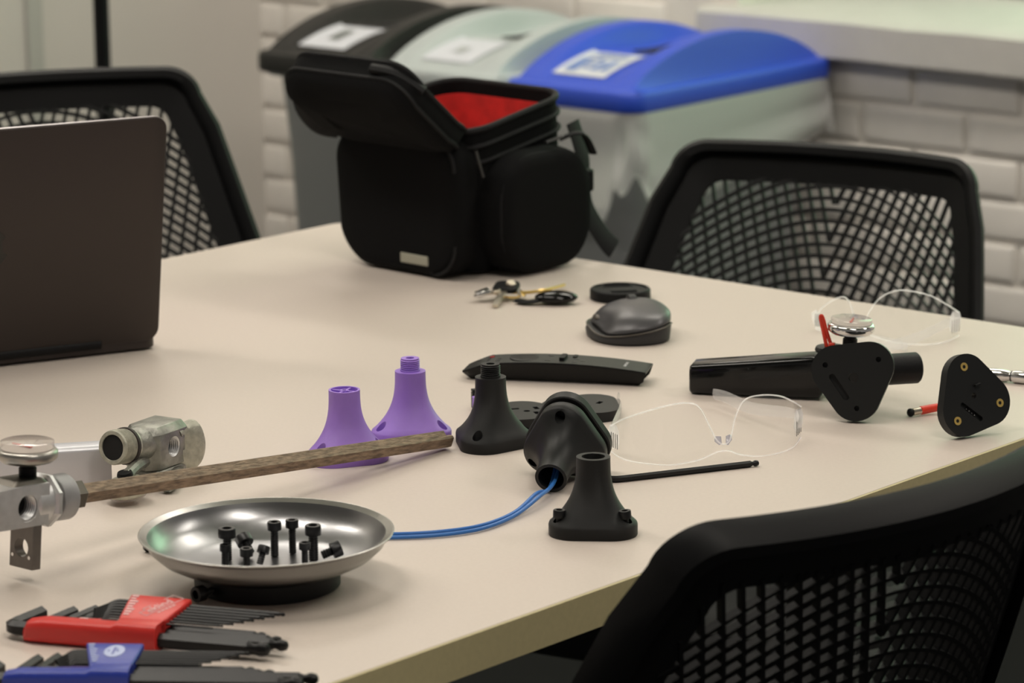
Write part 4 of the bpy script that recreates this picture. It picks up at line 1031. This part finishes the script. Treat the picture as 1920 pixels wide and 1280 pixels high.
# ------------------------------------------------------------------ remote control
r0, r1 = T(864, 714), T(1184, 727); rd = (r1 - r0); RMx = frame(r0, rd); RLn = rd.length + .012
rc = thing('remote_control', 'slim curved black television remote control', 'remote', RMx)
def arch(x): return .0052 * (1 - (2 * x / RLn - 1.0) ** 2)
mb = MB(); rg = []; tp = []
for i in range(25):
    x = RLn * i / 24; z = arch(x); e = min(1, .55 + 6 * min(x, RLn - x) / RLn)
    th = .0128 * min(1, .35 + 1.1 * min(x, (RLn - x) * 3) / .03 if x < .03 else 1)
    wt = .0185 * (1 - .25 * max(0, 1 - x / .008)); zt_ = z + .0132 - .0055 * max(0, 1 - x / .02); rg.append([(x, y + .02, zz) for y, zz in ((-wt, zt_ - .0012), (-wt * .985, zt_), (wt * .985, zt_), (wt, zt_ - .0012), (wt * .88, z + .0045), (wt * .62, z * .3 + .0003), (-wt * .62, z * .3 + .0003), (-wt * .88, z + .0045))])
rg[0] = [(x + (.006 if k in (5, 6) else .003 if k in (4, 7) else 0), y, z) for k, (x, y, z) in enumerate(rg[0])]
rg[-1] = [(x - (.008 if k in (5, 6) else .0025 if k in (4, 7) else 0), y, z) for k, (x, y, z) in enumerate(rg[-1])]
mb.loft(rg); mb.build('shell', m_remote, rc, 35)
def rtop(x, y): return (x, y + .02, arch(x) + .0132 - .0055 * max(0, 1 - x / .02))
mb = MB(); mb.grid(lambda u, v: (lambda p: (p[0], p[1], p[2] + .0002))(rtop(.012 + u * (RLn - .0135), (v - .5) * .0350)), 24, 4); mb.build('face', m_remote_top, rc, 40)
def rbtn(x, y, w, h, up, m, nm):
    q = MB(); p = rtop(x, y); q.M = Matrix.Translation(p) @ Matrix.Rotation(-math.atan(.0085 * 4 / RLn * (1 - 2 * x / RLn)), 4, 'Y')
    q.prism(rrect(w, h, min(w, h) * .3, 3), 0, up); return q.build(nm, m, rc, 30)
q = MB(); p = rtop(.052, 0); q.M = Matrix.Translation(p); q.lathe([(.0125, 0), (.0125, .0007), (.0115, .0010), (.006, .0006)], 32); q.build('navigation_ring', m_remote, rc, 40)
rbtn(.022, .008, .004, .004, .0006, m_redgrip, 'power_button')
for x, y in ((.030, -.008), (.030, 0), (.074, -.009), (.074, .009), (.098, -.010), (.098, .002), (.104, -.004)): rbtn(x, y, .0045, .0022, .0005, m_zip, 'button_print')
rbtn(.0865, -.001, .0045, .017, .0032, m_black, 'rocker')
rbtn(.0950, .010, .0035, .009, .0012, m_black, 'rocker')
p = rtop(RLn - .020, 0); text_part('lettering', 'SAMSUNG', .0036, m_white, rc, Matrix.Translation((p[0], p[1], p[2] + .0004)) @ Matrix.Rotation(R(5.5), 4, 'Y') @ Matrix.Rotation(R(90), 4, 'Z'))
# ------------------------------------------------------------------ lens cap
lc = thing('lens_cap', 'round black camera lens cap behind the mouse', 'lens cap', MT(T(1163, 559), 10))
n = 72; mb = MB()
def gr(r, z, a=0): return [((r - (a if i % 2 else 0)) * math.cos(2 * math.pi * i / n), (r - (a if i % 2 else 0)) * math.sin(2 * math.pi * i / n), z) for i in range(n)]
mb.loft([gr(.028, 0), gr(.0292, .0008), gr(.0292, .0060, .0005), gr(.0292, .0090, .0005), gr(.0280, .0102), gr(.0255, .0102), gr(.0250, .0090)]); mb.build('cap_body', m_black, lc, 30)
for s in (-1, 1):
    mb = MB(); mb.box((-.015, s * .0165 - .005, .0085), (.015, s * .0165 + .005, .0098)); t_ = mb.build('pinch_grip', m_blacksoft, lc, 0, .001)
    for k in range(5): MB().tube([(-.013, s * .0165 - .004 + k * .002, .0099), (.013, s * .0165 - .004 + k * .002, .0099)], .0005, 5).build('grip_rib', m_black, t_)
# ------------------------------------------------------------------ keys
kk = thing('key_bunch', 'bunch of keys with a black fob in front of the bag', 'keys', MT(T(955, 558)))
ki = kk.matrix_world.inverted()
def L(px, py, z): return ki @ T(px, py, ZT + z)
def key(a, b, headr, m, hm, nm='key'):
    a, b = Vector(a), Vector(b); M = frame(a, b - a); Ln = (b - a).length
    q = MB(); q.M = M; pts = [(0, -.0035), (Ln * .55, -.0035), (Ln * .6, -.0022), (Ln * .7, -.0036), (Ln * .8, -.0020), (Ln * .9, -.003), (Ln, -.0005), (Ln * .96, .0035), (0, .0035)]
    q.prism(pts, -.001, .001); o = q.build(nm, m, kk, 0)
    q = MB(); q.M = M; q.prism([(x - headr * .8, y) for x, y in rrect(headr * 2, headr * 2.1, headr * .55, 5)], -.0022, .0022); q.build('key_head', hm, o, 30, .0008)
key(L(945, 545, .010), L(926, 574, .0025), .0115, m_key, m_black)
key(L(925, 548, .009), L(888, 556, .006), .004, m_chrome, m_key)
key(L(962, 536, .013), L(982, 557, .004), .004, m_chrome, m_key)
MB().box((-.007, -.004, -.003), (.007, .004, .003)).build('key_tag', m_chrome, kk, 30, .001).matrix_local = Matrix.Translation(L(905, 549, .008)) @ Matrix.Rotation(R(20), 4, 'Z') @ Matrix.Rotation(R(-15), 4, 'Y')
mb = MB(); c_ = L(960, 550, .006); mb.tube([c_ + Vector((.011 * math.cos(2 * math.pi * i / 28), .010 * math.sin(2 * math.pi * i / 28), .002 * math.sin(2 * math.pi * i / 28))) for i in range(28)], .0011, 6, closed=True); mb.build('key_ring', m_brass, kk)
mb = MB(); mb.sphere((0, 0, 0), .021, 20, (1, .62, .30)); mb.build('fob', m_gloss, kk).location = L(1043, 557, .0068)
mb = MB(); mb.tube(spline([L(970, 563, .003), L(990, 566, .003), L(1015, 562, .005)], 5), .006, 8, .002); mb.build('fob_strap', m_black, kk)
mb = MB(); mb.tube(spline([L(958, 548, .007), L(990, 548, .008), L(1025, 543, .009), L(1058, 534, .004)], 6), .0016, 6); mb.build('cord', m_brass, kk)
# ------------------------------------------------------------------ chrome tool at the right edge
c0, c1 = T(1838, 700, ZT + .0056), T(1990, 714, ZT + .0056)
ct = thing('ratchet_handle', 'chrome ratchet handle at the right edge of the table', 'tool', frame(c0, c1 - c0))
lx([(.0035, -.03), (.0046, -.004), (.0052, .004), (.0056, .018), (.0050, .0235), (.0042, .0262), (.0042, .0285), (.0056, .031), (.0056, .070), (.004, .073)], 28, I4).build('handle', m_chrome, ct, 40)
lx([(.0046, .0272), (.0046, .0280)], 24, I4).build('groove_ring', m_oxide, ct)
